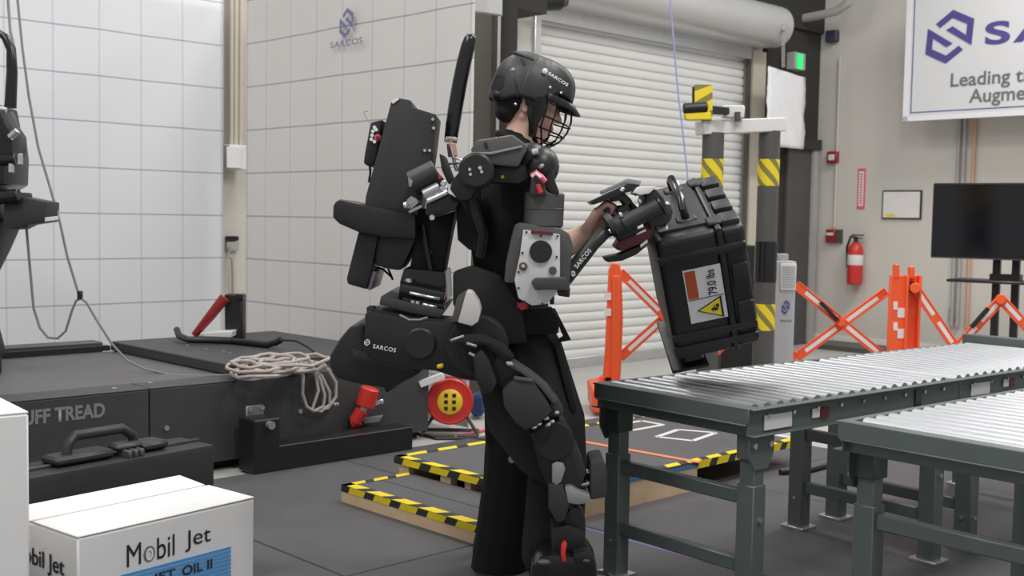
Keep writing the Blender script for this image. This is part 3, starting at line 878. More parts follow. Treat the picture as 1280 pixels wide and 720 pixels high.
pj = q1_(1.265, 0, 0)
c2, q2_ = conveyor('far section of the long roller conveyor, ending at a raised end bar', pj, CANG, 1.30, 0.66, CH, (0.15, 1.20), s_first=0.03, endbars=(False, False), sticker=True)
eb = q2_(1.33, 0.3, CH)
a_ = Vector((math.sin(CANG), math.cos(CANG), 0)); c_ = Vector((math.cos(CANG), -math.sin(CANG), 0))
MB().box(eb + Z * 0.005, a_, c_, Z, 0.05, 0.70, 0.07).build('end_stop', 'conv_green', c2, bevel=0.004)
cB = G(1053, 527, CH)
c3, q3_ = conveyor('nearest roller conveyor at the right edge, running beside the long one', cB, R(49.5), 2.3, 0.66, CH, (0.10, 1.1, 2.1), s_first=0.09)

# ================================================================ step platform and pallet
ps = thing('pallet_platform', 'raised wooden pallet platform with black rubber top and hazard-taped edges', 'platform', G(493, 590))
hz2 = 0.145
A_ = G(493, 570, hz2); 
uA, vA = uof(A_), vof(A_)
Rr = G(862, 579, hz2); vR = vof(Rr)
uE = uof(G(800, 514, hz2))
MB().uvbox(uA, uE, vR, vA, hz2 - 0.012, hz2).build('rubber_top', 'rubber', ps, bevel=0.003, smooth=False)
MB().uvbox(uA + 0.005, uE - 0.005, vR + 0.005, vA - 0.005, hz2 - 0.034, hz2 - 0.012).build('deck_board', 'wood', ps, smooth=False)
for k, vv in enumerate((vA - 0.05, (vA + vR) / 2, vR + 0.02)):
    MB().uvbox(uA + 0.02, uA + 1.02 if k == 2 else uE - 0.02, vv - 0.02, vv + 0.02, FZ, hz2 - 0.034).build('stringer', 'wood', ps, smooth=False)
for k in range(4):
    vv = vA - 0.06 - k * (vA - vR - 0.1) / 3
    MB().uvbox(uA + 0.01, uA + 0.05, vv - 0.035, vv + 0.035, FZ, hz2 - 0.034).build('pallet_block', 'wood', ps, smooth=False)
MB().uvbox(uA, uA + 1.02, vR - 0.004, vR + 0.018, FZ, hz2 - 0.02).build('side_board', 'wood', ps, smooth=False)
MB().uvbox(uA, uA + 1.02, vR - 0.008, vR - 0.004, hz2 - 0.024, hz2 - 0.012).build('blue_edge_tape', 'blue_tape', ps, smooth=False)
def tape(p0, p1, wd, width, pitch, parent):
    b = MB(); stripes(b, p0, p1, wd, width, pitch); return b.build('hazard_tape', ['yellow', 'tape_black'], parent, smooth=False)
zt2 = hz2 + 0.001
tape(W(uA, vA, zt2), W(uA, vR, zt2), U, 0.045, 0.10, ps)
tape(W(uA - 0.001, vR, hz2 - 0.002), W(uA - 0.001, vA, hz2 - 0.002), -Z, 0.03, 0.10, ps)
tape(W(uE, vA, zt2), W(uA, vA, zt2), -V, 0.045, 0.10, ps)
tape(W(uA, vR, zt2), W(uE, vR, zt2), V, 0.045, 0.08, ps)
tape(W(uA + 1.02, vR - 0.002, hz2 - 0.034), W(uE, vR - 0.002, hz2 - 0.034), Z, 0.036, 0.08, ps)
MB().uvbox(uE - 0.04, uE, vR + 0.05, vA - 0.30, hz2, hz2 + 0.002).build('white_edge_tape', 'white_tape', ps, smooth=False)
def seg_tape(pts, wd, m, parent, name, z):
    for i in range(len(pts)):
        if i + 1 == len(pts) and len(pts) < 3: break
        p0, p1 = G(*pts[i], z), G(*pts[(i + 1) % len(pts)], z)
        MB().beam(p0, p1, wd, 0.002).build(name, m, parent)
seg_tape([(690, 545), (875, 578)], 0.035, 'orange_tape', ps, 'orange_tape', hz2 + 0.002)
seg_tape([(755, 534), (802, 526), (829, 531), (790, 538)], 0.030, 'white_tape', ps, 'white_outline', hz2 + 0.002)
seg_tape([(821, 546), (848, 537), (895, 541), (866, 551)], 0.030, 'white_tape', ps, 'white_outline', hz2 + 0.002)

sp2 = thing('step_platform', 'low wooden step with black rubber top and yellow hazard tape in front', 'platform', G(427, 622))
hs = 0.085
B_ = G(427, 606, hs); uB, vB = uof(B_), vof(B_)
vB2 = vB - 1.07
uS = uA - 0.004
MB().uvbox(uB, uS, vB2, vB, hs - 0.012, hs).build('rubber_top', 'rubber', sp2, bevel=0.002, smooth=False)
MB().uvbox(uB + 0.02, uB + 0.024, vB2 + 0.02, vB - 0.02, hs, hs + 0.0005).build('mat_seam', 'black', sp2, smooth=False)
MB().uvbox(uB + 0.19, uB + 0.194, vB2 + 0.02, vB - 0.02, hs, hs + 0.0008).build('mat_seam', 'black', sp2, smooth=False)
MB().uvbox(uB, uB + 0.038, vB2, vB, FZ, hs - 0.012).build('front_board', 'wood', sp2, smooth=False)
for vv in (vB - 0.038, vB2): MB().uvbox(uB + 0.038, uS, vv, vv + 0.038, FZ, hs - 0.012).build('side_board', 'wood', sp2, smooth=False)
zs = hs + 0.001
tape(W(uB, vB, zs), W(uB, vB2, zs), U, 0.05, 0.085, sp2)
tape(W(uB - 0.001, vB2, hs), W(uB - 0.001, vB, hs), -Z, 0.028, 0.085, sp2)
tape(W(uS, vB, zs), W(uB, vB, zs), -V, 0.04, 0.07, sp2)
yp = MB().px([(932, 576), (941, 572), (942, 600), (933, 603)], 5.9, 5.98)
eqb = thing('floor_cable_cover', 'black cable and cover on the floor beneath the long conveyor', 'cable', G(960, 572, FZ))
MB().tube([G(975, 590, FZ + .015), G(1010, 588, FZ + .015), G(1040, 580, FZ + .015), G(1075, 568, FZ + .015)], 0.015, 8).build('cable', 'black', eqb)

# ================================================================ treadmill
TV, TU0, TU1, TVB, TH = 5.04, 0.2, 4.22, 6.62, 0.44
tr = thing('treadmill', 'large black industrial treadmill under the white curtains', 'treadmill', W(3.0, TV, 0))
us_ = uof(PV(187, 500, TV))
MB().uvbox(TU0, us_ - 0.003, TV, TV + 0.05, 0.05, TH).build('front_panel', 'tread_top', tr, bevel=0.004, smooth=False)
MB().uvbox(us_ + 0.003, TU1, TV, TV + 0.05, 0.05, TH).build('front_panel', 'tread_top', tr, bevel=0.004, smooth=False)
MB().uvbox(TU0, us_ - 0.003, TV, TV + 0.20, TH, TH + 0.008).build('edge_cover', 'tread_top', tr, bevel=0.002, smooth=False)
MB().uvbox(us_ + 0.003, TU1, TV, TV + 0.20, TH, TH + 0.008).build('edge_cover', 'tread_top', tr, bevel=0.002, smooth=False)
MB().uvbox(TU0, TU1, TV + 0.20, TVB, TH - 0.05, TH - 0.004).build('running_belt', 'tread_belt', tr, smooth=False)
MB().uvbox(TU0, TU1 - 0.02, TV + 0.08, TVB + 0.1, 0.0, TH - 0.06).build('chassis', 'black_matte', tr, smooth=False)
MB().uvbox(TU0, 3.05, TVB, TVB + 0.06, TH, TH + 0.03).build('rear_lip', 'black_matte', tr, smooth=False)
MB().uvbox(TU0, 3.05, TVB + 0.10, TVB + 0.24, TH - 0.1, TH + 0.045).build('rear_cover', 'steel_dark', tr, bevel=0.006, smooth=False)
MB().uvbox(3.06, TU1 - 0.02, TV + 0.24, TVB + 0.02, TH, TH + 0.055).build('raised_deck', 'tread_top', tr, bevel=0.004, smooth=False)
for x_, y_ in ((188, 480), (143, 487), (5, 506), (208, 535), (375, 514), (420, 506)):
    p = PV(x_, y_, TV) if y_ > 510 else G(x_, y_, TH + 0.008)
    d_ = -V if y_ > 510 else Z
    MB().cyl(p, p + d_ * 0.008, 0.013, seg=10).build('bolt', 'alu', tr)
for x_, y_ in ((234, 432), (257, 437), (280, 440), (287, 442), (313, 446)):
    p = G(x_, y_, TH + 0.055); MB().cyl(p, p + Z * 0.006, 0.012, seg=8).build('bolt', 'alu_dull', tr)
p0 = PV(34, 530, TV); p1 = PV(131, 521, TV)
wdt = uof(p1) - uof(p0)
hgt = PV(128, 505, TV).z - PV(131, 521, TV).z
full = wdt * 10 / 8.4
text('lettering', 'TUFF TREAD', 'decal_grey', tr, p1 - U * full - Z * 0.0, U, Z, width=full, height=hgt * 1.1, off=0.002, bold=0.035)
# guard rail on the rear edge of the raised deck, post, red strut
ra = MB(); ra.tube([G(221, 412, 0.56), G(224, 420, 0.53), G(236, 425, 0.52), G(290, 426, 0.515), G(335, 431, 0.515), G(345, 428, 0.53), G(352, 424, 0.55)], 0.020, 10)
tag(ra.build('bumper_rail', 'black'), 'curved black bumper rail along the back of the treadmill deck', 'rail')
ra2 = MB(); ra2.tube([G(352, 425, 0.55), G(370, 426, 0.55), G(385, 434, 0.52), G(392, 440, 0.50)], 0.006, 6)
tag(ra2.build('loose_cord', 'black'), 'thin dark cord trailing from the bumper rail', 'cord')
pst = thing('support_post', 'short black post at the rear corner of the treadmill', 'post', G(292, 424, TH + 0.055))
pb_ = G(292, 424, TH + 0.055); yq = pb_.y
MB().px([(281, 424), (303, 424), (303, 368), (280, 368)], yq, yq + 0.10).build('column', 'black', pst, bevel=0.008)
MB().px([(295, 368), (304, 368), (304, 374), (295, 374)], yq - 0.02, yq + 0.02).build('bolt', 'black_gloss', pst)
rs = MB(); rs.tube([P(281, 372, yq - 0.05), P(262, 396, yq - 0.06), P(243, 419, yq - 0.06)], [0.034, 0.03, 0.022], 12)
tag(rs.build('red_strut', 'red_dark'), 'red strut leaning against the short black post', 'strut')
wp = MB().px([(250, 416), (290, 414), (289, 422), (254, 421)], yq - 0.12, yq + 0.02)
tag(wp.build('white_bar', 'white_paint', bevel=0.004), 'short white bar at the foot of the red strut', 'bar')
# outrigger beam in front
ob = thing('outrigger_beam', 'black hinged steel beam lying in front of the treadmill', 'beam', W(3.6, 4.97, 0))
ub0, ub1 = uof(PV(346, 575, 4.86)), uof(PV(506, 540, 4.9))
ubp = uof(PV(314, 560, 4.86))
MB().uvbox(ub0 - 0.01, ub1, 4.83, 4.98, FZ, 0.135).build('beam', 'black', ob, bevel=0.004, smooth=False)
MB().uvbox(ubp, ub0, 4.83, 4.98, FZ, 0.275).build('upright', 'black', ob, bevel=0.006, smooth=False)
b = MB(); q = PV(318, 520, 5.03)
b.box(q, U, V, Z, 0.10, 0.02, 0.11); bk = b.build('hinge_plate', 'alu_dull', ob, bevel=0.004)
b = MB()
for dx, dz in ((-0.035, 0.04), (0.035, 0.04), (-0.035, -0.04)): b.cyl(q + U * dx + Z * dz - V * 0.008, q + U * dx + Z * dz - V * 0.022, 0.012, seg=8)
b.build('bolt', 'alu', bk)
b = MB(); q = PV(336, 531, 4.83); b.cyl(q, q - V * 0.03, 0.02, seg=10); b.build('pin', 'alu_dull', ob)
MB().cyl(W(ub1, 4.9, 0.075) + Z * 0.02, W(ub1 + 0.03, 4.9, 0.075) + Z * 0.02, 0.018).build('end_bolt', 'steel_dark', ob)
# red and chrome cylinder on the beam
rc = thing('red_actuator', 'red and chrome cylinder under the exoskeleton hip, above the black beam', 'strut', P(445, 528, 6.15))
yc = 6.15
MB().cyl(P(456, 508, yc), P(463, 485, yc), 0.052, seg=18).build('upper_cylinder', 'red', rc, bevel=0.006)
MB().cyl(P(452, 515, yc), P(456, 506, yc), 0.024, seg=12).build('chrome_rod', 'alu', rc)
MB().cyl(P(443, 528, yc), P(453, 512, yc), 0.036, seg=16).build('lower_cylinder', 'red', rc, bevel=0.006)
MB().cyl(P(440, 529, yc), P(450, 525, yc), 0.03, seg=12).build('pivot', 'red', rc)
MB().px([(466, 503), (478, 499), (480, 504), (468, 508)], yc, yc + 0.04).build('lever', 'alu', rc, bevel=0.003)
for k, (pl, m_, l_) in enumerate(([[(523, 477), (553, 466), (556, 474), (526, 485)], 'white_paint', 'small white bar seen between the exoskeleton hip and the red reel'], [[(452, 524), (478, 520), (474, 528), (455, 530)], 'alu_dull', 'small grey bracket lying on the black beam'])):
    tag(MB().px(pl, 6.5 - k * 0.3, 6.55 - k * 0.3).build('metal_bar' if k == 0 else 'metal_bracket', m_, bevel=0.003), l_, 'bar')

# ---- grey cable coil on the treadmill
ck = MB(); rnd = random.Random(4)
zc0 = TH + 0.03
cc0, ccx = G(335, 465, zc0), (G(372, 462, zc0) - G(300, 466, zc0)) / 2
ccy = (G(335, 456, zc0) - G(335, 472, zc0)) / 2
path = []
for k in range(11):
    ox, oy = rnd.uniform(-0.06, 0.10), rnd.uniform(-0.06, 0.06)
    sc_ = rnd.uniform(0.75, 1.35)
    for i in range(16):
        t = 2 * math.pi * i / 16 + k * 0.35
        path.append(cc0 + ccx * (sc_ * math.cos(t) + ox * 5 + (0.6 if k % 3 == 2 else 0)) + ccy * (sc_ * 0.8 * math.sin(t) + oy * 4) + Z * (0.012 * k * 0.5 + rnd.uniform(-0.004, 0.010)))
ck.tube(path, 0.0085, 7)
for pts in ([(376, 456), (379, 470), (378, 492), (383, 508), (392, 514), (404, 508), (406, 494), (400, 474), (390, 458)],
            [(388, 456), (402, 470), (412, 490), (412, 506), (400, 515), (390, 512), (398, 488), (394, 466)],
            [(394, 454), (410, 462), (420, 478), (420, 496), (410, 510), (402, 512)]):
    yy = [PV(x, y, TV - 0.05) for x, y in pts]
    ends = (G(pts[0][0] - 14, pts[0][1] + 2, zc0), G(pts[-1][0], 458, zc0))
    sm = [ends[0]] + yy
    ck.tube(sm, 0.0085, 7)
tag(ck.build('cable_coil', 'cable_tan'), 'coil of tan cable heaped on the treadmill edge', 'cable')
# thin tether from above, clipped, trailing to the coil
b = MB()
yt = 5.95
pts = [(12, -60, 6.2), (22, 0, 6.2), (28, 60, 6.15), (36, 120, 6.1), (48, 185, 6.05), (62, 232, 6.0), (75, 278, yt), (84, 320, yt), (97, 363, yt), (101, 372, yt)]
b.tube([P(*p) for p in pts], 0.007, 6)
pts = [(33, 284, 5.9), (37, 330, yt), (42, 385, yt), (50, 410, yt), (60, 422, yt), (72, 423, yt), (82, 414, yt), (90, 388, yt), (95, 376, yt), (101, 373, yt), (108, 378, yt), (122, 402, yt), (140, 430, yt), (158, 450, 5.98), (180, 461, 5.98), (210, 468, 5.95), (250, 470, 5.9), (290, 469, 5.88)]
b.tube([P(*p) for p in pts], 0.007, 6)
tag(b.build('tether_cable', 'cable_grey'), 'thin grey cable hanging in a loop before the white curtain', 'cable')
b = MB(); b.box(P(100, 369, yt), X1, Y1, Z, 0.024, 0.024, 0.045)
tag(b.build('cable_clip', 'black', bevel=0.003), 'small black clip holding the hanging grey cable loop', 'clip')
b = MB(); b.tube([P(8, -60, 6.3), P(10, 0, 6.3), P(13, 40, 6.2), P(18, 60, 6.1)], 0.008, 6)
tag(b.build('hoist_cable', 'cable_grey'), 'grey cable dropping from above to the suspended exoskeleton', 'cable')

# ================================================================ cord reel
cr = thing('cord_reel', 'red and yellow round cord reel on a small frame on the floor', 'reel', G(563, 543))
yr_ = 6.62
rc_ = P(562.5, 502, yr_); ax = Vector((0.06, -1, 0.0)).normalized()
rr = (P(592, 502, yr_) - rc_).length
MB().lathe(rc_ + ax * -0.02, ax, [(rr * 0.9, 0), (rr, 0.006), (rr, 0.018), (rr * 0.93, 0.026), (rr * 0.86, 0.022), (rr * 0.55, 0.030)], 36).build('front_flange', 'red', cr)
MB().lathe(rc_ - ax * 0.13, ax, [(rr * 0.95, 0), (rr * 0.95, 0.015), (rr * 0.6, 0.02), (rr * 0.6, 0.11)], 32).build('drum', 'red_dark', cr)
MB().lathe(rc_ + ax * 0.008, ax, [(rr * 0.54, 0), (rr * 0.54, 0.006), (rr * 0.50, 0.010)], 28).build('socket_plate', 'yellow_reel', cr)
sx_ = ax.cross(Z).normalized() * -1
for i in (-1, 1):
    for j in (-1, 0, 1):
        MB().box(rc_ + ax * 0.019 + sx_ * (0.17 * rr * i) + Z * (0.28 * rr * j), sx_, ax, Z, 0.022, 0.006, 0.022).build('socket', 'black', cr, bevel=0.002)
b = MB()
for s_ in (-1, 1):
    b.tube([rc_ + X1 * (0.05 * s_) + Z * -0.02 + Y1 * 0.03, toz(rc_ + X1 * 0.16 * s_ + Y1 * 0.03, 0.02)], 0.010, 8)
b.tube([toz(rc_ - X1 * 0.16, 0.012), toz(rc_ + X1 * 0.16, 0.012)], 0.010, 8)
b.tube([toz(rc_ - X1 * 0.16 + Y1 * 0.18, 0.012), toz(rc_ + X1 * 0.16 + Y1 * 0.18, 0.012)], 0.010, 8)
for s_ in (-1, 1): b.tube([toz(rc_ + X1 * 0.16 * s_, 0.012), toz(rc_ + X1 * 0.16 * s_ + Y1 * 0.18, 0.012)], 0.010, 8)
b.build('frame', 'steel_dark', cr)
b = MB(); b.tube([G(505, 541, .01), G(540, 543, .01), G(570, 545, .01), G(605, 538, .01), G(625, 532, .01)], 0.008, 6)
tag(b.build('red_cable', 'pink'), 'thin red cable lying across the pale floor by the reel', 'cable')
b = MB(); b.tube([G(500, 536, .01), G(545, 548, .01), G(590, 548, .01), G(640, 556, .01)], 0.010, 6)
tag(b.build('black_cable', 'black'), 'black cable crossing the pale floor in front of the reel', 'cable')
tag(MB().px([(588, 497), (605, 492), (606, 520), (589, 522)], 7.2, 7.4).build('blue_case', 'blue', bevel=0.02), 'dark blue box partly hidden behind the red reel', 'box')

# ================================================================ foreground cartons and hard case
mj = thing('carton', 'white carton printed with oil brand and blue stripes in the foreground', 'box', G(97, 900))
hb = 0.30
c0, cR = G(97, 672, hb), G(318, 622, hb)
ex_ = (cR - c0); Lx = ex_.length; ex_.normalize(); ey_ = Z.cross(ex_)
Wy = 0.42
def bq(x, y, z): return toz(c0) + ex_ * x + ey_ * y + Z * z
mj.location = toz(c0)
MB().box(bq(Lx / 2, Wy / 2, (hb + FZ) / 2 - 0.002), ex_, ey_, Z, Lx, Wy, hb - FZ - 0.004).build('body', 'carton', mj, bevel=0.006)
sg_ = Wy * 0.62
b = MB()
for (ya, yb_, dz) in ((0.0, sg_ - 0.010, 0.000), (sg_ + 0.012, Wy, 0.010)):
    b = MB()
    b.prism([bq(0.0, ya, hb - 0.002), bq(Lx, ya, hb - 0.002), bq(Lx, yb_, hb + dz), bq(0.0, yb_, hb + dz)], Z * 0.005)
    b.build('top_flap', 'carton', mj, bevel=0.002)
MB().box(bq(Lx / 2, sg_, hb + 0.0005), ex_, ey_, Z, Lx - 0.01, 0.022, 0.003).build('flap_gap', 'carton_edge', mj)
def fp(px_, py_):                # the point seen there on the carton's long face
    d = ray(px_, py_); n = ey_; return CAM + d * ((c0 - CAM).dot(n) / d.dot(n))
lp, lp2 = fp(158, 709), fp(266, 684)
dd = lp2 - lp
x0_ = (lp - c0).dot(ex_); x1_ = (lp2 - c0).dot(ex_)
zb_ = lp.z; htx = fp(160, 681).z - zb_
wl = x1_ - x0_
text('brand_lettering', 'M', 'print_black', mj, bq(x0_, 0, zb_), ex_, Z, width=wl * 0.155, height=htx, off=0.003, bold=0.0)
text('brand_lettering', 'bil', 'print_black', mj, bq(x0_ + wl * 0.335, 0, zb_), ex_, Z, width=wl * 0.20, height=htx, off=0.003, bold=0.0)
text('brand_lettering', 'Jet', 'print_black', mj, bq(x0_ + wl * 0.66, 0, zb_), ex_, Z, width=wl * 0.31, height=htx, off=0.003, bold=0.0)
text('brand_lettering', 'o', 'print_grey', mj, bq(x0_ + wl * 0.185, 0, zb_), ex_, Z, width=wl * 0.125, height=htx * 0.72, off=0.003)
text('brand_lettering', 'o', 'carton', mj, bq(x0_ + wl * 0.205, 0, zb_ + htx * 0.06), ex_, Z, width=wl * 0.085, height=htx * 0.58, off=0.0045)
b = MB(); s0_, s1_ = fp(150, 718), fp(288, 684)
xa_, xb_ = (s0_ - c0).dot(ex_) - 0.0, (s1_ - c0).dot(ex_)
zs_ = (s1_.z + s0_.z) / 2
for k in range(14):
    b.box(bq((xa_ + xb_) / 2, -0.003, zs_ - 0.004 - k * 0.0135), ex_, ey_, Z, xb_ - xa_, 0.002, 0.0082)
b.build('stripe', 'print_blue', mj)
text('oil_lettering', 'OIL II', 'print_black', mj, bq(x0_ + wl * 0.62, 0, zs_ - 0.055), ex_, Z, width=wl * 0.36, height=0.032, off=0.006)
text('oil_lettering', 'JET', 'print_black', mj, bq(x0_ + wl * 0.28, 0, zs_ - 0.055), ex_, Z, width=wl * 0.26, height=0.032, off=0.006)
nd_ = -ex_
text('end_lettering', 'Mobil Jet', 'print_black', mj, bq(0, 0.36, zb_ - 0.02), -ey_, Z, width=0.29, height=htx, off=0.003)
MB().box(bq(-0.003, 0.2, zb_ - 0.09), ex_, ey_, Z, 0.002, 0.30, 0.06).build('end_stripe', 'logo_purple', mj)

wc = thing('carton', 'plain white tall carton at the left edge of the photo', 'box', G(-40, 1000))
hw = 0.70
k0 = G(36, 517, hw); kL = k0 + Vector((-0.30, 0.16, 0)) * 0
ex2 = Vector((math.sin(R(52)), math.cos(R(52)), 0)); ey2 = Z.cross(ex2)
wc.location = toz(k0)
MB().box(toz(k0) - ex2 * 0.24 + ey2 * 0.21 + Z * hw / 2 + Z * FZ / 2, ex2, ey2, Z, 0.48, 0.42, hw - FZ).build('body', 'carton', wc, bevel=0.006)
MB().box(toz(k0) - ex2 * 0.24 + ey2 * 0.105 + Z * (hw + 0.003), ex2, ey2, Z, 0.48, 0.205, 0.006).build('top_flap', 'carton', wc, bevel=0.002)
MB().box(toz(k0) - ex2 * 0.24 + ey2 * 0.315 + Z * (hw + 0.003), ex2, ey2, Z, 0.48, 0.205, 0.006).build('top_flap', 'carton', wc, bevel=0.002)

# black hard case standing behind the cartons
hc = thing('hard_case', 'long black hard case with top handle standing behind the white cartons', 'case', G(150, 640))
yh = 4.75
kA, kB = P(36, 592, 4.21), P(268, 552, 4.9)
hx = (kB - kA); hx.z = 0; hl_ = hx.length; hx.normalize(); hy = Z.cross(hx)
kB = toz(kB)
def hq(x, y, z): return kB - hx * (hl_ * 1.12) + hx * (x * hl_ * 1.12) + hy * y + Z * z
LL = hl_ * 1.12
zt_ = P(262, 553, 4.9).z - 0.005
hc.location = hq(0.5, 0.1, FZ)
MB().box(hq(0.5, 0.05, (zt_ + FZ) / 2), hx, hy, Z, LL, 0.11, zt_ - FZ).build('front_shell', 'charcoal', hc, bevel=0.02, seg=2)
MB().box(hq(0.5, 0.17, (zt_ + FZ) / 2 + 0.005), hx, hy, Z, LL * 0.995, 0.12, zt_ - FZ).build('rear_shell', 'charcoal', hc, bevel=0.02, seg=2)
MB().box(hq(0.5, 0.107, (zt_ + FZ) / 2 + 0.004), hx, hy, Z, LL * 1.005, 0.016, zt_ - FZ + 0.014).build('rim', 'grey_dark', hc, bevel=0.005)
for x0h, x1h in ((0.26, 0.53), (0.67, 0.80)):
    MB().box(hq((x0h + x1h) / 2, 0.11, zt_ + 0.022), hx, hy, Z, (x1h - x0h) * LL, 0.12, 0.035).build('top_ridge', 'charcoal', hc, bevel=0.012)
b = MB()
xh = [0.34, 0.345, 0.38, 0.60, 0.655, 0.66]; zh = [0.02, 0.07, 0.105, 0.105, 0.07, 0.02]
b.tube([hq(x, 0.11, zt_ + z) for x, z in zip(xh, zh)], 0.021, 10)
b.build('handle', 'charcoal', hc)
for k in range(3):
    MB().box(hq(0.575 + 0.03 * k, 0.055, zt_ + 0.010), hx, hy, Z, 0.018, 0.09, 0.04).build('latch', 'grey_plastic', hc, bevel=0.006)
b = MB()
MB().box(hq(0.605, 0.095, zt_ + 0.036), hx, hy, Z, 0.12, 0.08, 0.03).build('latch_housing', 'grey_dark', hc, bevel=0.012)

# ================================================================ the carried case
kc = thing('carried_case', 'black ribbed hard case with a weight label, held up by the exoskeleton', 'case', P(880, 340, 4.0))
F_TL, F_TR, F_BL = P(819, 304, 3.74), P(927, 296, 3.74), P(846, 452, 3.90)
kz = (F_TL - F_BL).normalized(); kx = (F_TR - F_TL); kx = (kx - kz * kx.dot(kz)).normalized(); ky = kz.cross(kx)
kw, kh, kd_ = (F_TR - F_TL).length * 1.0, (F_TL - F_BL).length, 0.485
def kq_(x, y, z): return F_TL + kx * x + ky * y - kz * z       # x across, y away, z down the label face
def kbox(b, x0, x1, y0, y1, z0, z1): return b.box(kq_((x0 + x1) / 2, (y0 + y1) / 2, (z0 + z1) / 2), kx, ky, kz, x1 - x0, y1 - y0, z1 - z0)
sm_ = kw * 0.74
kbox(MB(), 0.0, sm_ - 0.004, 0.0, kd_, 0.0, kh).build('base_shell', 'case_black', kc, bevel=0.022, seg=3)
kbox(MB(), sm_ + 0.004, kw + 0.012, 0.004, kd_ - 0.004, 0.004, kh - 0.004).build('lid_shell', 'case_black', kc, bevel=0.020, seg=3)
kbox(MB(), sm_ - 0.010, sm_ + 0.010, -0.008, kd_ + 0.006, -0.008, kh + 0.006).build('rim', 'black', kc, bevel=0.007, seg=2)
for k, (y0_, y1_) in enumerate(((0.03, 0.11), (0.145, 0.225), (0.26, 0.34), (0.375, 0.455))):
    kbox(MB(), sm_ + 0.014, kw + 0.004, y0_, y1_, -0.014, 0.02).build('lid_rib', 'case_black', kc, bevel=0.010, seg=2)
for k, (z0_, z1_) in enumerate(((0.055, 0.085), (kh - 0.10, kh - 0.075), (kh - 0.055, kh - 0.03))):
    kbox(MB(), -0.003, kw + 0.008, -0.010, 0.02, z0_, z1_).build('corner_rib', 'case_black', kc, bevel=0.008, seg=2)
for z0_ in (0.13, 0.27):
    kbox(MB(), sm_ + 0.022, kw + 0.004, -0.009, 0.02, z0_, z0_ + 0.09).build('lid_rib', 'case_black', kc, bevel=0.008, seg=2)
    kbox(MB(), kw + 0.005, kw + 0.020, 0.05, 0.45, z0_, z0_ + 0.05).build('lid_rib', 'case_black', kc, bevel=0.006)
kbox(MB(), 0.02, sm_ - 0.02, 0.06, kd_ - 0.05, -0.010, 0.02).build('top_recess', 'case_black', kc, bevel=0.008, seg=2)
# carrying handle loop on the handle side, white brackets it is gripped by
hy0, hy1 = 0.12, 0.40
MB().tube([kq_(sm_ - 0.085, hy0, -0.01), kq_(sm_ - 0.090, hy0, -0.045), kq_(sm_ - 0.088, hy0 + 0.035, -0.068), kq_(sm_ - 0.088, hy1 - 0.035, -0.068), kq_(sm_ - 0.090, hy1, -0.045), kq_(sm_ - 0.085, hy1, -0.01)], 0.014, 12).build('handle', 'black_gloss', kc)
for yy in (hy0, hy1): kbox(MB(), sm_ - 0.12, sm_ - 0.05, yy - 0.025, yy + 0.025, -0.016, -0.002).build('handle_mount', 'black', kc, bevel=0.006)
kbox(MB(), sm_ - 0.075, sm_ - 0.055, hy1 + 0.03, kd_ - 0.015, -0.018, -0.004).build('clear_tape', 'foil', kc, bevel=0.003)
kbox(MB(), 0.02, 0.055, 0.06, 0.32, -0.020, -0.006).build('white_bracket', 'white_paint', kc, bevel=0.004)
kbox(MB(), 0.02, 0.09, 0.22, 0.27, -0.028, -0.006).build('white_bracket', 'white_paint', kc, bevel=0.004)
kbox(MB(), 0.02, 0.10, 0.05, 0.40, kh - 0.01, kh + 0.05).build('lower_foot', 'black', kc, bevel=0.012)
kbox(MB(), -0.02, 0.11, 0.03, 0.42, kh + 0.052, kh + 0.064).build('lower_foot_pad', 'black', kc, bevel=0.004)
# weight label, read from the side
lx0, lx1, lz0, lz1 = 0.070, 0.195, 0.118, 0.315
kbox(MB(), lx0, lx1, -0.0035, 0.002, lz0, lz1).build('label', 'sign_white', kc)
zm_ = lz0 + (lz1 - lz0) * 0.56
kbox(MB(), lx0 + 0.005, lx0 + 0.040, -0.005, 0.0, lz0 + 0.005, zm_ - 0.004).build('label_band', 'label_orange', kc)
kbox(MB(), lx0 + 0.005, lx1 - 0.003, -0.0048, 0.0, zm_ - 0.001, zm_ + 0.001).build('label_line', 'print_black', kc)
text('weight_lettering', '79.0 lbs', 'print_black', kc, kq_(lx1 - 0.022, 0, zm_ - 0.006), kz, -kx, width=0.092, height=0.030, off=0.0065)
cx_, cz_ = (lx0 + lx1) / 2 + 0.012, (zm_ + lz1) / 2
def tri(s_, m, name, y_):
    b = MB(); b.prism([kq_(cx_ - 0.040 * s_ - 0.004, y_, cz_), kq_(cx_ + 0.034 * s_, y_, cz_ - 0.036 * s_), kq_(cx_ + 0.034 * s_, y_, cz_ + 0.036 * s_)], -ky * 0.001)
    return b.build(name, m, kc, smooth=False)
tri(1.12, 'print_black', 'warning_border', -0.0045)
tri(0.90, 'yellow', 'warning_triangle', -0.0058)
b = MB()
b.cyl(kq_(cx_ + 0.004, -0.0070, cz_ + 0.003), kq_(cx_ + 0.004, -0.0082, cz_ + 0.003), 0.0055, seg=10)
b.box(kq_(cx_ + 0.015, -0.0075, cz_ + 0.004), kx, ky, kz, 0.012, 0.001, 0.010)
b.box(kq_(cx_ + 0.021, -0.0075, cz_ - 0.008), kx, ky, kz, 0.010, 0.001, 0.012)
b.box(kq_(cx_ + 0.010, -0.0075, cz_ - 0.004), kx, ky, kz, 0.004, 0.001, 0.014)
b.build('warning_symbol', 'print_black', kc, smooth=False)
# latches on the handle side
for yy in (0.06, 0.43): kbox(MB(), sm_ - 0.030, sm_ + 0.030, yy - 0.03, yy + 0.03, -0.016, 0.0).build('latch', 'case_black', kc, bevel=0.006)

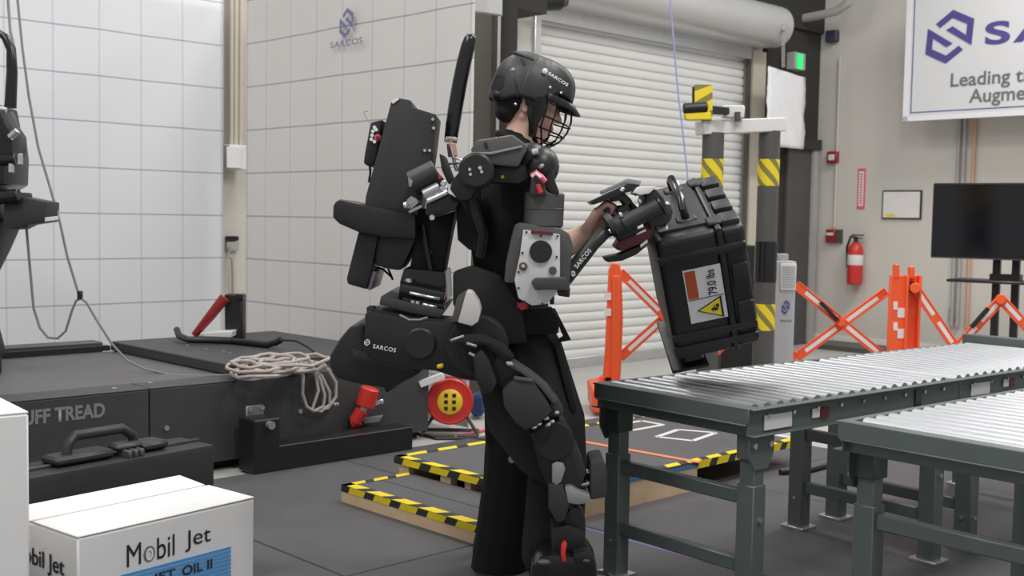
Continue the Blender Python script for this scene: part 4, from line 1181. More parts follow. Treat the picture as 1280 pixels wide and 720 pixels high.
# ================================================================ the person
YB = 3.95
pe = thing('person', 'person in black shirt and trousers walking right, carrying a black case', 'person', toz(P(665, 430, YB), FZ))
def pp_(x, y, d): return P(x, y, d)
HC = P(664, 126, YB)                     # middle of the skull
ht = R(20)                               # looking down
HR = Matrix.Rotation(ht, 3, 'Y')         # local x forward (image right), z up, tipped forward
def H(x, y, z): return HC + HR @ Vector((x, y, z))
HS = 1.0
b = MB()
# trunk
for dy in (-0.07, 0.07):
    b.cap(P(648, 432, YB + dy), 0.105, P(640, 372, YB + dy), 0.10)
    b.cap(P(640, 372, YB + dy), 0.10, P(634, 270, YB + dy * 1.1), 0.115)
    b.cap(P(634, 270, YB + dy * 1.1), 0.115, P(640, 215, YB + dy * 1.3), 0.085)
b.cap(P(642, 205, YB - 0.17), 0.07, P(642, 205, YB + 0.17), 0.07)
b.cap(P(644, 205, YB), 0.075, P(656, 162, YB), 0.062)
b.cap(P(654, 180, YB), 0.066, P(664, 140, YB), 0.066)
# skull, jaw, face
b.ell(H(-0.018, 0, 0.022), (0.104, 0.078, 0.092), HR)
b.ell(H(0.030, 0, -0.030), (0.072, 0.066, 0.078), HR)
b.ell(H(0.030, 0, -0.075), (0.060, 0.050, 0.042), HR)
b.cap(H(-0.005, -0.052, -0.062), 0.020, H(0.068, -0.018, -0.100), 0.018)
b.cap(H(-0.005, 0.052, -0.062), 0.020, H(0.068, 0.018, -0.100), 0.018)
b.ell(H(0.079, 0, -0.100), (0.019, 0.023, 0.018), HR)
b.cap(H(0.080, 0, 0.026), 0.013, H(0.085, 0, -0.002), 0.010)
b.cap(H(0.088, 0, 0.002), 0.009, H(0.113, 0, -0.030), 0.0115)
for sy in (-1, 1):
    b.ell(H(0.100, sy * 0.011, -0.034), (0.010, 0.008, 0.008), HR)
    b.cap(H(0.082, sy * 0.012, 0.020), 0.010, H(0.068, sy * 0.048, 0.018), 0.009)
    b.ell(H(0.070, sy * 0.040, -0.026), (0.022, 0.020, 0.018), HR)
    b.ell(H(-0.008, sy * 0.078, -0.020), (0.019, 0.008, 0.033), HR)
    b.ell(H(-0.002, sy * 0.081, -0.040), (0.010, 0.007, 0.014), HR)
b.ell(H(0.094, 0, -0.060), (0.010, 0.021, 0.007), HR)
b.ell(H(0.091, 0, -0.074), (0.011, 0.019, 0.008), HR)
# right arm (near): shoulder, elbow behind the grey module, forearm, fist
YA = 3.74
SHR, ELR, WRR = P(648, 212, YA + 0.02), P(652, 312, YA + 0.04), P(731, 291, YA + 0.03)
b.cap(SHR, 0.062, ELR, 0.046); b.cap(ELR, 0.046, P(694, 312, YA + 0.03), 0.045); b.cap(P(694, 312, YA + 0.03), 0.045, WRR, 0.029)
def fist(b, wr, k, cen, yo, sgn):
    """closed hand: wr wrist, k knuckle row centre, cen the bar it closes on; sgn the side of the little finger"""
    f = (k - wr).normalized()
    for i in range(5):
        t = (i / 4 - 0.5)
        b.cap(wr + f * 0.012 + Y1 * t * 0.035, 0.019, k + Y1 * t * 0.066 - f * 0.006, 0.0155)
    up = f.cross(Y1).normalized()
    if up.z < 0: up = -up
    for i, (ln, rr_) in enumerate(((0.84, 0.0082), (0.97, 0.0090), (1.05, 0.0094), (0.98, 0.0092))):
        yy = sgn * (0.034 - i * 0.0225)
        a0 = k + Y1 * yy
        a1 = a0 + f * 0.036 * ln - up * 0.010
        a2 = a1 - up * 0.028 * ln + f * 0.002
        a3 = a2 - f * 0.022 * ln - up * 0.004
        b.cap(a0, rr_ + 0.0016, a1, rr_ + 0.0006, 10); b.cap(a1, rr_ + 0.0006, a2, rr_, 10); b.cap(a2, rr_, a3, rr_ - 0.001, 10)
    th0 = wr + f * 0.022 - Y1 * sgn * 0.026 - up * 0.012
    th1 = th0 + f * 0.036 - Y1 * sgn * 0.014 - up * 0.016
    th2 = th1 + f * 0.030 + Y1 * sgn * 0.010 - up * 0.008
    b.cap(th0, 0.015, th1, 0.0115, 10); b.cap(th1, 0.0115, th2, 0.0095, 10)
    return k + f * 0.016 - up * 0.022
KNR = P(748, 263, YA + 0.00)
BARR = fist(b, WRR, KNR, None, 0, -1)
# left arm (far side)
YL = 4.18
SHL, ELL, WRL = P(650, 214, YL), P(676, 318, YL + 0.02), P(742, 292, YL)
b.cap(SHL, 0.062, ELL, 0.046); b.cap(ELL, 0.046, P(700, 312, YL), 0.044); b.cap(P(700, 312, YL), 0.044, WRL, 0.029)
KNL = P(757, 268, YL)
BARL = fist(b, WRL, KNL, None, 0, 1)
# legs
LR = [P(655, 445, YB - 0.10), P(688, 566, YB - 0.13), P(694, 692, YB - 0.13)]
LL_ = [P(650, 445, YB + 0.10), P(640, 575, YB + 0.13), P(616, 700, YB + 0.16)]
for J in (LR, LL_):
    b.cap(J[0], 0.105, J[1], 0.062); b.cap(J[1], 0.062, J[2], 0.042)
    hl2 = J[2] + Vector((-0.03, 0, -0.045)); 
    b.cap(J[2], 0.040, toz(hl2, 0.075), 0.035)
    b.cap(toz(hl2, 0.075), 0.034, toz(hl2 + Vector((0.17, 0, 0)), 0.062), 0.026)
body = organic(b, 'body', 'skin', pe, voxel=0.0045, smooth=5)

for sy in (-1, 1):
    e = MB(); e.ell(H(0.078, sy * 0.031, 0.003), (0.0125, 0.0125, 0.0125), HR, 12, 8).build('eye', 'eye_white', pe)
    e = MB(); e.ell(H(0.0885, sy * 0.033, 0.001), (0.003, 0.006, 0.006), HR, 10, 6).build('iris', 'iris', pe)
    e = MB(); e.cap(H(0.089, sy * 0.016, 0.026), 0.004, H(0.076, sy * 0.050, 0.026), 0.003).build('eyebrow', 'hair', pe)
MB().ell(H(0.096, 0, -0.0665), (0.010, 0.022, 0.010), HR, 12, 8).build('lips', 'lip', pe)
b = MB()
b.ell(H(-0.032, 0, 0.030), (0.100, 0.084, 0.092), HR); b.ell(H(-0.060, 0, -0.020), (0.066, 0.072, 0.062), HR); b.ell(H(-0.066, 0, -0.062), (0.046, 0.060, 0.040), HR)
for sy in (-1, 1): b.ell(H(0.022, sy * 0.066, 0.012), (0.016, 0.012, 0.030), HR)
organic(b, 'hair', 'hair', pe, voxel=0.005, smooth=4)
# glasses
b = MB(); g0 = []
gl = MB()
for sy in (-1, 1):
    ce = H(0.104, sy * 0.032, 0.000)
    ring = [ce + HR @ Vector((-0.006 * math.cos(t) * 0 , 0.024 * math.cos(t), 0.017 * math.sin(t))) for t in [2 * math.pi * i / 16 for i in range(17)]]
    gl.tube(ring, 0.0014, 6)
    gl.tube([H(0.104, sy * 0.056, 0.006), H(0.075, sy * 0.078, 0.008), H(-0.005, sy * 0.083, 0.004)], 0.0016, 6)
gl.tube([H(0.104, -0.008, 0.002), H(0.108, 0, 0.005), H(0.104, 0.008, 0.002)], 0.0014, 6)
gf = gl.build('glasses', 'black', pe)
for sy in (-1, 1):
    MB().ell(H(0.104, sy * 0.032, 0.0), (0.0012, 0.0235, 0.0165), HR, 16, 8).build('lens', 'clear_lens', gf)

# shirt
b = MB()
for dy in (-0.075, 0.075):
    b.cap(P(650, 425, YB + dy), 0.115, P(640, 372, YB + dy), 0.118)
    b.cap(P(640, 372, YB + dy), 0.118, P(633, 270, YB + dy * 1.1), 0.130)
    b.cap(P(633, 270, YB + dy * 1.1), 0.130, P(640, 216, YB + dy * 1.3), 0.100)
b.cap(P(642, 206, YB - 0.175), 0.080, P(642, 206, YB + 0.175), 0.080)
b.cap(P(644, 206, YB), 0.085, P(650, 180, YB), 0.072)
b.cap(SHR, 0.074, SHR.lerp(ELR, 0.66), 0.064); b.cap(SHL, 0.074, SHL.lerp(ELL, 0.66), 0.064)
organic(b, 'shirt', 'cloth_black', pe, voxel=0.008, smooth=5)
b = MB(); b.tube([P(652, 184, YB) + Vector((0.080 * math.cos(t), 0.082 * math.sin(t), -0.045 * math.cos(t))) for t in [2 * math.pi * i / 20 for i in range(21)]], 0.013, 8)
b.build('collar', 'cloth_black', pe)
# trousers, loose
b = MB()
for dy in (-0.075, 0.075): b.cap(P(652, 422, YB + dy), 0.120, P(655, 450, YB + dy), 0.125)
JR = [P(658, 445, YB - 0.10), P(690, 525, YB - 0.12), P(697, 590, YB - 0.13), P(690, 690, YB - 0.12)]
RR = [0.130, 0.112, 0.100, 0.105]
JL = [P(650, 445, YB + 0.10), P(648, 530, YB + 0.12), P(640, 600, YB + 0.13), P(622, 725, YB + 0.16)]
RL = [0.130, 0.116, 0.105, 0.104]
for J, RR_ in ((JR, RR), (JL, RL)):
    for i in range(3): b.cap(J[i], RR_[i], J[i + 1], RR_[i + 1])
    for k in range(9):                              # folds in the loose cloth
        t = (k + 0.5) / 9; i = min(2, int(t * 3)); q = J[i].lerp(J[i + 1], t * 3 - i)
        a_g = rnd.uniform(0, 6.28); r_ = RR_[i] * 0.80
        d1 = Vector((math.cos(a_g) * r_, math.sin(a_g) * r_, 0)); d2 = Vector((math.cos(a_g + 0.9) * r_, math.sin(a_g + 0.9) * r_, -0.09))
        b.cap(q + d1, 0.030, q + d2, 0.026)
organic(b, 'trousers', 'trouser', pe, voxel=0.008, smooth=6)
for J in (LR, LL_):
    hl2 = J[2] + Vector((-0.03, 0, -0.045)); b = MB()
    b.cap(toz(hl2, 0.085), 0.045, toz(hl2 + Vector((0.02, 0, 0)), 0.15), 0.05)
    b.cap(toz(hl2, 0.070), 0.045, toz(hl2 + Vector((0.19, 0, 0)), 0.058), 0.034)
    organic(b, 'shoe', 'black', pe, voxel=0.006, smooth=3)

# ================================================================ helmet
hm = thing('helmet', 'black sports helmet with wire face cage on the person', 'helmet', HC)
def dome(name, m, rx, ry, rz, cz, cut, parent, cx=-0.012, az0=0, az1=360, front_only=None, th=0.008, n=40, nr=14, fn=None):
    """shell over the skull: cut(azimuth) gives the lowest elevation in degrees (0 = equator, forward azimuth 0)"""
    vs, fs = [], []
    full = abs(az1 - az0) >= 359
    cols = n if full else n + 1
    for j in range(nr + 1):
        for i in range(cols):
            az = R(az0 + (az1 - az0) * i / n)
            e0 = R(cut(math.degrees(az)))
            el = e0 + (R(89.5) - e0) * j / nr
            k = 1.0 if fn is None else fn(math.degrees(az), math.degrees(el))
            k *= 1 + ((abs(math.cos(el)) ** 3 + abs(math.sin(el)) ** 3) ** (-1 / 3) - 1) * (0.35 + 0.65 * abs(math.cos(az)))
            vs.append(H(cx + rx * k * math.cos(el) * math.cos(az), -ry * k * math.cos(el) * math.sin(az), cz + rz * k * math.sin(el)))
    for j in range(nr):
        for i in range(n):
            a = j * cols + i; c_2 = j * cols + (i + 1) % cols
            fs.append((a, c_2, c_2 + cols, a + cols))
    mb = MB(); mb._mk(vs, fs)
    o = mb.build(name, m, parent)
    sd = o.modifiers.new('t', 'SOLIDIFY'); sd.thickness = th; sd.offset = 1
    return o
def ang(a): 
    a = a % 360
    return a if a <= 180 else 360 - a
def cut_f(a):
    a = ang(a)
    if a < 50: return 8 + 0.08 * a
    if a < 80: return 12 - (a - 50) * 0.9
    return -15 - (a - 80) * 0.05
hsh = dome('rear_shell', 'charcoal', 0.128, 0.104, 0.114, 0.020, lambda a: (-30 if ang(a) > 128 else -30 + (128 - ang(a)) * 0.6), hm, az0=78, az1=282, n=44)
def ridge(a, e):
    r_ = 1.0
    s_ = math.sin(R(ang(a))) * math.cos(R(e))
    if abs(s_ - 0.42) < 0.10: r_ += 0.035
    if abs(s_) < 0.13: r_ += 0.02
    return r_
fsh = dome('front_shell', 'charcoal', 0.136, 0.108, 0.120, 0.022, cut_f, hm, az0=-104, az1=104, n=52, fn=ridge)
crown = dome('crown_ridge', 'charcoal', 0.132, 0.102, 0.119, 0.022, lambda a: 48, hm, n=36, nr=8, fn=lambda a, e: 1.0 + (0.03 if abs(math.sin(R(a)) * math.cos(R(e))) < 0.25 else 0))
def patch(name, m, pts, rx, ry, rz, cz, k=1.02, side=1, th=0.004):
    kk = lambda a, e: k * (1 + ((abs(math.cos(R(e))) ** 3 + abs(math.sin(R(e))) ** 3) ** (-1 / 3) - 1) * (0.35 + 0.65 * abs(math.cos(R(a)))))
    q = [H(-0.012 + rx * kk(a, e) * math.cos(R(e)) * math.cos(R(a)), -side * ry * kk(a, e) * math.cos(R(e)) * math.sin(R(a)), cz + rz * kk(a, e) * math.sin(R(e))) for a, e in pts]
    c_ = sum(q, Vector()) / len(q)
    mb = MB(); mb.prism(q, (c_ - HC).normalized() * th)
    return mb.build(name, m, hm)
for sd_ in (1, -1):
    patch('vent', 'black_matte', [(98, 4), (92, 22), (84, 34), (80, 30), (84, 16), (88, 2)], .136, .108, .120, .022, 1.03, sd_)
    patch('vent', 'black_matte', [(60, 50), (48, 54), (34, 50), (40, 47), (52, 49)], .136, .108, .120, .022, 1.035, sd_)
    patch('vent', 'black_matte', [(130, 42), (118, 40), (112, 32), (118, 34)], .128, .104, .118, .020, 1.05, sd_)
    patch('vent', 'black_matte', [(158, 6), (136, 8), (130, -8), (140, -20), (160, -16)], .128, .104, .118, .020, 1.04, sd_, 0.006)
    patch('shell_panel', 'grey_dark', [(80, 10), (60, 14), (46, 18), (46, 26), (58, 34), (72, 30)], .136, .108, .120, .022, 1.03, sd_, 0.005)
    b = MB(); b.tube([H(-0.012 + .128 * 1.06 * math.cos(R(e)) * math.cos(R(a)), -sd_ * .104 * 1.07 * math.cos(R(e)) * math.sin(R(a)), .020 + .118 * 1.06 * math.sin(R(e))) for a, e in ((178, 30), (160, 34), (140, 30), (124, 18), (112, 0), (104, -16))], 0.004, 8); b.build('shell_edge', 'black', hm)
# brim
b = MB(); vs, fs = [], []
n = 20
for i in range(n + 1):
    az = R(-68 + 136 * i / n)
    for r_, dz in ((0.128, 0.040), (0.150, 0.034), (0.178 - 0.02 * abs(math.sin(az)), 0.012)):
        vs.append(H(-0.012 + r_ * math.cos(az) * (1.06 if r_ > 0.14 else 1), -r_ * 0.80 * math.sin(az), dz))
for i in range(n):
    for k in range(2): a = i * 3 + k; fs.append((a, a + 3, a + 4, a + 1))
b._mk(vs, fs); o = b.build('brim', 'black', hm); sd = o.modifiers.new('t', 'SOLIDIFY'); sd.thickness = 0.006
# ear guards, straps, screws
for sy in (-1, 1):
    b = MB()
    pts = [H(-0.030, sy * 0.104, 0.000), H(0.040, sy * 0.106, 0.020), H(0.062, sy * 0.100, -0.010), H(0.052, sy * 0.094, -0.070), H(0.060, sy * 0.070, -0.118), H(0.035, sy * 0.066, -0.120), H(0.018, sy * 0.092, -0.075), H(0.020, sy * 0.102, -0.030), H(-0.010, sy * 0.104, -0.030)]
    b.prism(pts, HR @ Vector((0, sy * 0.008, 0))); b.build('ear_guard', 'black', hm, bevel=0.002)
    b = MB(); b.tube([H(-0.005, sy * 0.108, 0.00), H(0.012, sy * 0.106, -0.050), H(0.040, sy * 0.085, -0.100), H(0.070, sy * 0.045, -0.135), H(0.078, 0, -0.142)], 0.008, 8, sq=0.5)
    b.build('chin_strap', 'black', hm)
    for x_, z_ in ((-0.042, -0.040), (0.045, 0.052), (0.085, 0.050)):
        b = MB(); b.ell(H(x_, sy * (0.110 if x_ < 0.08 else 0.094), z_), (0.005, 0.003, 0.005), HR, 10, 6); b.build('screw', 'alu', hm)
MB().ell(H(0.076, 0, -0.142), (0.030, 0.040, 0.016), HR).build('chin_cup', 'black', hm)
b = MB()
for az_ in (150, 180, 210):
    a_r = R(az_); b.ell(H(-0.012 + 0.114 * math.cos(a_r), -0.100 * math.sin(a_r), -0.028), (0.02, 0.03, 0.022), HR)
b.build('rear_adjuster', 'black', hm)
# wire cage
cg = MB()
def cagept(az, el):
    a_, e_ = R(az), R(el)
    return H(0.030 + 0.128 * math.cos(e_) * math.cos(a_), -0.094 * math.cos(e_) * math.sin(a_), -0.040 + 0.115 * math.sin(e_))
for el in (0, -20, -40, -58): cg.tube([cagept(az, el) for az in range(-78, 79, 12)], 0.0030, 6)
for az in (-60, -36, -12, 12, 36, 60): cg.tube([cagept(az * (1 if el > -30 else 0.85), el) for el in (42, 25, 10, -10, -30, -50, -66)], 0.0030, 6)
for sy in (-1, 1): cg.tube([H(0.045, sy * 0.104, 0.03), H(0.060, sy * 0.096, -0.02), H(0.062, sy * 0.090, -0.075), H(0.085, sy * 0.060, -0.125), H(0.096, 0, -0.150)], 0.0034, 6)
cg.build('face_cage', 'black_gloss', hm)
MB().ell(H(0.010, -0.112, 0.096), (0.010, 0.003, 0.010), HR, 6, 4).build('emblem', 'text_white', hm)
text('lettering', 'SARCOS', 'text_white', hm, H(0.022, -0.104, 0.086), HR @ Vector((1, 0, -0.20)), HR @ Vector((0.2, 0.42, 1)), width=0.075, height=0.011, off=0.010, spacing=1.1)
text('lettering', 'SARCOS', 'text_white', hm, H(-0.106, -0.062, 0.060), HR @ Vector((0.7, -0.7, 0)), HR @ Vector((0.2, 0.2, 1)), width=0.036, height=0.009, off=0.010)

# ================================================================ the worn exoskeleton
es = thing('exoskeleton', 'black powered full-body exoskeleton worn by the walking person', 'exoskeleton', toz(P(640, 430, YB), FZ))
def part(name, m, poly, y0, y1, bevel=0.006, parent=None, seg=2):
    return MB().px(poly, y0, y1).build(name, m, parent or es, bevel=bevel, seg=seg)
def rod(name, m, p0, p1, r, parent=None, r1=None, bevel=0.003, seg=18):
    return MB().cyl(P(*p0), P(*p1), r, r1, seg).build(name, m, parent or es, bevel=bevel)
def disc(name, m, x, y, d, r, th, parent=None, seg=24, bevel=0.002):
    q = P(x, y, d); return MB().cyl(q, q + Y1 * th, r, seg=seg).build(name, m, parent or es, bevel=bevel)
def px2m(n, d): return n * d / F
# --- backpack
bp = part('battery_pack', 'charcoal', [(489, 127), (497, 122), (513, 125), (516, 134), (545, 143), (544, 152), (541, 178), (538, 200), (528, 236), (520, 282), (515, 300), (470, 290), (456, 258), (457, 246)], 3.76, 4.02, 0.004)
part('pack_corner', 'reflective', [(489, 127), (497, 122), (499, 124), (491, 130)], 3.755, 3.77, 0.001, bp)
for x_, y_ in ((541, 149), (531, 188), (537, 188), (542, 160)): disc('screw', 'alu', x_, y_, 3.752, 0.005, 0.01, bp, 8, 0)
cbx = part('control_box', 'black', [(463, 153), (478, 149), (470, 203), (460, 208), (454, 204), (456, 190)], 3.80, 3.98, 0.008)
disc('stop_button', 'pink', 472, 172, 3.792, 0.011, 0.01, cbx)
disc('stop_button_cap', 'red_dark', 472, 172, 3.787, 0.007, 0.01, cbx)
for k, (x_, y_) in enumerate(((468, 159), (466, 164), (465, 169), (464, 174), (468, 177), (470, 162))): disc('indicator', 'text_white', x_, y_, 3.79, 0.006, 0.011, cbx, 8, 0)
b = MB(); b.tube([P(463, 154, 3.9), P(458, 147, 3.9), P(455, 142, 3.9), P(456, 139, 3.9), P(460, 139, 3.9)], 0.0022, 6); b.build('antenna_wire', 'cable_tan', cbx)
b = MB(); b.tube([P(462, 205, 3.9), P(463, 216, 3.9), P(461, 228, 3.9)], 0.004, 6); b.build('control_cord', 'black', cbx)
part('rear_bumper', 'black', [(416, 257), (419, 251), (425, 249), (457, 256), (520, 268), (520, 300), (478, 297), (447, 290), (424, 280), (415, 272)], 3.70, 4.10, 0.014)
part('lower_pack', 'black', [(448, 289), (473, 293), (466, 330), (458, 362), (434, 355), (433, 348)], 3.76, 4.02, 0.008)
part('lower_pack_edge', 'alu_dull', [(466, 338), (470, 340), (463, 363), (457, 361)], 3.80, 4.08, 0.003)
part('valve_block', 'charcoal', [(472, 292), (522, 292), (512, 315), (505, 330), (499, 338), (480, 335), (468, 330)], 3.78, 4.02, 0.006)
b = MB(); b.tube([P(485, 336, 3.9), P(488, 342, 3.9), P(491, 350, 3.9), P(489, 346, 3.9), P(486, 343, 3.9), P(478, 336, 3.9), P(466, 334, 3.9)], 0.004, 6); b.build('cable_tie', 'black', es)
# --- padded roll bar behind the head
b = MB(); b.tube([P(563, 178, 3.95), P(566, 156, 3.95), P(570, 130, 3.95), P(575, 102, 3.95), P(580, 78, 3.95), P(585, 58, 3.95), P(588, 49, 3.95), P(589.5, 45, 3.95), P(590.5, 42.5, 3.95)], [0.022, 0.0245, 0.0255, 0.0255, 0.025, 0.024, 0.022, 0.017, 0.006], 18); b.build('roll_bar', 'black_gloss', es)
b = MB(); b.tube([P(556, 176, 3.93), P(562, 173, 3.93), P(571, 175, 3.93)], 0.008, 8); b.tube([P(557, 172, 3.93), P(564, 177, 3.93), P(570, 172, 3.93)], 0.006, 8); b.build('tie_wrap', 'cable_tan', es)
rod('wrapped_hose', 'copper', (564, 179, 3.93), (566, 196, 3.93), 0.016)
rod('steel_tube', 'alu', (563, 182, 3.91), (571, 214, 3.91), 0.006)
part('bar_mount', 'grey_dark', [(549, 192), (556, 195), (566, 222), (560, 230), (552, 212)], 3.86, 3.99, 0.004)
b = MB(); b.tube([P(560, 205, 3.9), P(574, 204, 3.88), P(582, 212, 3.86), P(572, 222, 3.86)], 0.004, 6); b.tube([P(566, 198, 3.9), P(580, 200, 3.88), P(588, 212, 3.86)], 0.003, 6); b.build('hose', 'alu', es)
# --- hydraulic canisters behind the shoulder
rod('canister', 'grey_dark', (513, 228, 3.66), (545, 212, 3.66), 0.034)
part('canister_box', 'charcoal', [(512, 224), (538, 206), (552, 222), (548, 232), (520, 243)], 3.70, 3.84, 0.006)
part('canister_bracket', 'alu_dull', [(510, 222), (516, 226), (514, 234), (511, 233)], 3.62, 3.72, 0.002)
rod('chrome_cylinder', 'alu_dull', (530, 245, 3.65), (550, 235, 3.65), 0.022)
rod('chrome_rod', 'alu', (534, 252, 3.63), (560, 240, 3.63), 0.009)
part('actuator_body', 'black_gloss', [(533, 253), (560, 241), (574, 250), (570, 262), (540, 274), (531, 268)], 3.64, 3.80, 0.006)
rod('rod_end', 'alu', (505, 258, 3.64), (510, 256, 3.64), 0.012)
part('rod_clevis', 'alu_dull', [(508, 250), (514, 245), (520, 248), (524, 253), (514, 262), (508, 258)], 3.66, 3.74, 0.003)
part('guide_rail', 'alu_dull', [(510, 264), (526, 256), (528, 259), (512, 267)], 3.64, 3.66, 0.001)
for x_, y_ in ((554, 229), (556, 236), (540, 272)): disc('fitting', 'alu', x_, y_, 3.63, 0.010, 0.02, es, 10)
disc('red_fitting', 'red', 549, 221, 3.64, 0.008, 0.02, es, 10)
# --- spine and waist
part('spine_column', 'black_matte', [(520, 262), (570, 256), (562, 292), (555, 330), (552, 348), (510, 345), (516, 315)], 3.80, 4.08, 0.008)
rod('blue_hose', 'blue', (535, 309, 3.78), (541, 319, 3.78), 0.006)
rod('side_hose', 'black', (528, 280, 3.77), (540, 345, 3.77), 0.010)
part('waist_block', 'black_gloss', [(505, 335), (556, 340), (558, 380), (498, 374), (500, 352)], 3.74, 4.12, 0.008)
rod('manifold', 'black_gloss', (500, 362, 3.70), (556, 372, 3.70), 0.030)
rod('manifold_lower', 'black_gloss', (503, 374, 3.70), (556, 383, 3.70), 0.022)
rod('chrome_line', 'alu', (512, 366, 3.664), (550, 374, 3.664), 0.006, seg=10)
rod('chrome_line', 'alu', (528, 380, 3.672), (546, 384, 3.672), 0.006, seg=10)
rod('steel_fitting', 'alu', (510, 348, 3.71), (512, 358, 3.71), 0.014)
text('plate_lettering', 'RR', 'text_white', es, P(514, 380, 3.672), X1 + Z * -0.12, Z, width=0.03, height=0.012)
part('waist_plate', 'grey_dark', [(476, 370), (512, 378), (556, 388), (550, 398), (512, 391), (474, 381)], 3.66, 4.2, 0.004)
# --- hip
hip = part('hip_housing', 'black', [(456, 392), (462, 388), (480, 392), (512, 399), (550, 402), (580, 404), (610, 412), (622, 426), (628, 450), (604, 478), (575, 474), (545, 464), (508, 460), (470, 452), (454, 440)], 3.56, 3.80, 0.012)
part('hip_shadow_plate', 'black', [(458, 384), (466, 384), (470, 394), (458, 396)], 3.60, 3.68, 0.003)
part('tail_pod', 'black', [(412, 444), (424, 424), (437, 408), (455, 406), (458, 440), (500, 452), (530, 462), (520, 470), (487, 487), (440, 479), (420, 473), (411, 458)], 3.62, 4.16, 0.014)
part('tail_panel', 'charcoal', [(440, 436), (456, 440), (506, 452), (522, 460), (505, 465), (462, 454), (441, 448)], 3.605, 3.64, 0.004)
rod('pod_strap', 'black', (482, 488, 3.66), (528, 458, 3.62), 0.009)
lp_ = P(463, 430, 3.555)
logo('logo', 'text_white', hip, P(459, 428, 3.555), X1 - Z * 0.15, Z, 0.022, off=0.002)
text('lettering', 'SARCOS', 'text_white', hip, P(466, 435, 3.555), X1 - Z * 0.17, Z + X1 * 0.17, width=0.072, height=0.013, off=0.003, spacing=1.15)
disc('hip_disc', 'black', 525, 430, 3.545, 0.050, 0.03, hip, 28, 0.006)
rod('hip_cable', 'alu_dull', (488, 396, 3.60), (520, 402, 3.58), 0.004, seg=8)
b = MB(); b.tube([P(500, 394, 3.58), P(512, 400, 3.56), P(524, 400, 3.56), P(534, 397, 3.58)], 0.004, 6); b.build('hose', 'cable_grey', hip)
part('hip_pad', 'pad_beige', [(583, 364), (590, 366), (598, 378), (601, 388), (598, 402), (590, 408), (572, 403)], 3.47, 3.60, 0.005)
part('hip_pad_edge', 'grey_plastic', [(571, 372), (583, 364), (572, 403), (564, 402)], 3.475, 3.60, 0.004)
disc('hip_pivot', 'black_matte', 597, 434, 3.52, 0.095, 0.10, es, 32, 0.004)
disc('hip_pivot_cap', 'black_matte', 600, 438, 3.49, 0.055, 0.05, es, 28, 0.004)
part('hip_bracket', 'black_gloss', [(570, 428), (580, 418), (604, 416), (632, 430), (644, 446), (630, 452), (606, 432), (582, 434)], 3.46, 3.50, 0.008)
rod('amber_cap', 'yellow_reel', (550, 455, 3.555), (551, 460, 3.555), 0.012, seg=10)
for x0_, y0_, x1_, y1_ in ((563, 426, 580, 420), (583, 429, 596, 433), (586, 441, 598, 448)):
    rod('bright_edge', 'alu_dull', (x0_, y0_, 3.45), (x1_, y1_, 3.45), 0.005, seg=8)
part('vest_side', 'black_matte', [(566, 340), (590, 332), (625, 344), (652, 384), (660, 430), (610, 432), (580, 408), (566, 380)], 3.70, 3.78, 0.012)
part('waist_belt', 'cloth_black', [(596, 392), (690, 384), (700, 400), (698, 418), (600, 420)], 3.72, 3.78, 0.010)
disc('belt_buckle', 'red', 653, 383, 3.68, 0.013, 0.03, es, 12)
part('belt_tag', 'red_dark', [(646, 378), (661, 380), (660, 387), (646, 385)], 3.69, 3.72, 0.003)
part('hanging_strap', 'cloth_black', [(690, 386), (694, 386), (714, 425), (699, 428), (699, 424), (704, 421)], 3.76, 3.79, 0.001)
part('hanging_strap', 'cloth_black', [(692, 424), (698, 424), (708, 460), (721, 512), (714, 513), (704, 474)], 3.74, 3.77, 0.001)
# --- thigh: rail, pod, motor
part('thigh_link', 'black', [(590, 428), (632, 440), (660, 470), (676, 500), (655, 512), (622, 480), (596, 466)], 3.50, 3.58, 0.010)
part('thigh_inner', 'black_matte', [(596, 470), (640, 470), (680, 540), (712, 560), (735, 600), (700, 620), (652, 590), (612, 540)], 3.60, 3.72, 0.012)
part('thigh_motor', 'black', [(590, 446), (602, 436), (612, 450), (622, 478), (616, 492), (604, 494), (594, 474)], 3.44, 3.56, 0.012)
tp = part('thigh_pod', 'charcoal', [(628, 488), (643, 474), (666, 477), (684, 502), (690, 514), (676, 528), (657, 538), (644, 528), (630, 508)], 3.44, 3.58, 0.004)
part('pod_edge', 'grey_plastic', [(642, 472), (666, 475), (667, 478), (644, 475)], 3.435, 3.58, 0.002, tp)
part('thigh_rail', 'grey_plastic', [(632, 452), (642, 452), (664, 466), (684, 482), (688, 488), (697, 502), (692, 506), (672, 482), (650, 466), (634, 458)], 3.47, 3.56, 0.005)
part('rail_bright', 'alu', [(632, 452), (640, 452), (642, 457), (634, 457)], 3.455, 3.50, 0.002)
part('knee_guard', 'grey_dark', [(686, 488), (697, 498), (705, 514), (700, 522), (688, 508)], 3.49, 3.58, 0.005)
for x_, y_ in ((683, 523), (674, 530), (690, 527), (668, 534), (685, 531), (696, 516)):
    rod('knee_fitting', 'alu', (x_ - 3, y_ + 1, 3.47), (x_ + 3, y_ - 1, 3.47), 0.007, seg=8)
disc('knee_pivot', 'black_matte', 692, 552, 3.50, 0.062, 0.10, es, 28, 0.004)
part('shin_front', 'charcoal', [(697, 520), (708, 530), (722, 560), (734, 588), (728, 606), (714, 590), (704, 556)], 3.54, 3.66, 0.008)
part('shin_link', 'black', [(662, 540), (690, 540), (714, 560), (728, 604), (716, 640), (700, 660), (690, 620), (672, 580)], 3.54, 3.62, 0.010)
disc('side_screw', 'alu_dull', 640, 575, 3.76, 0.012, 0.02, es, 12)
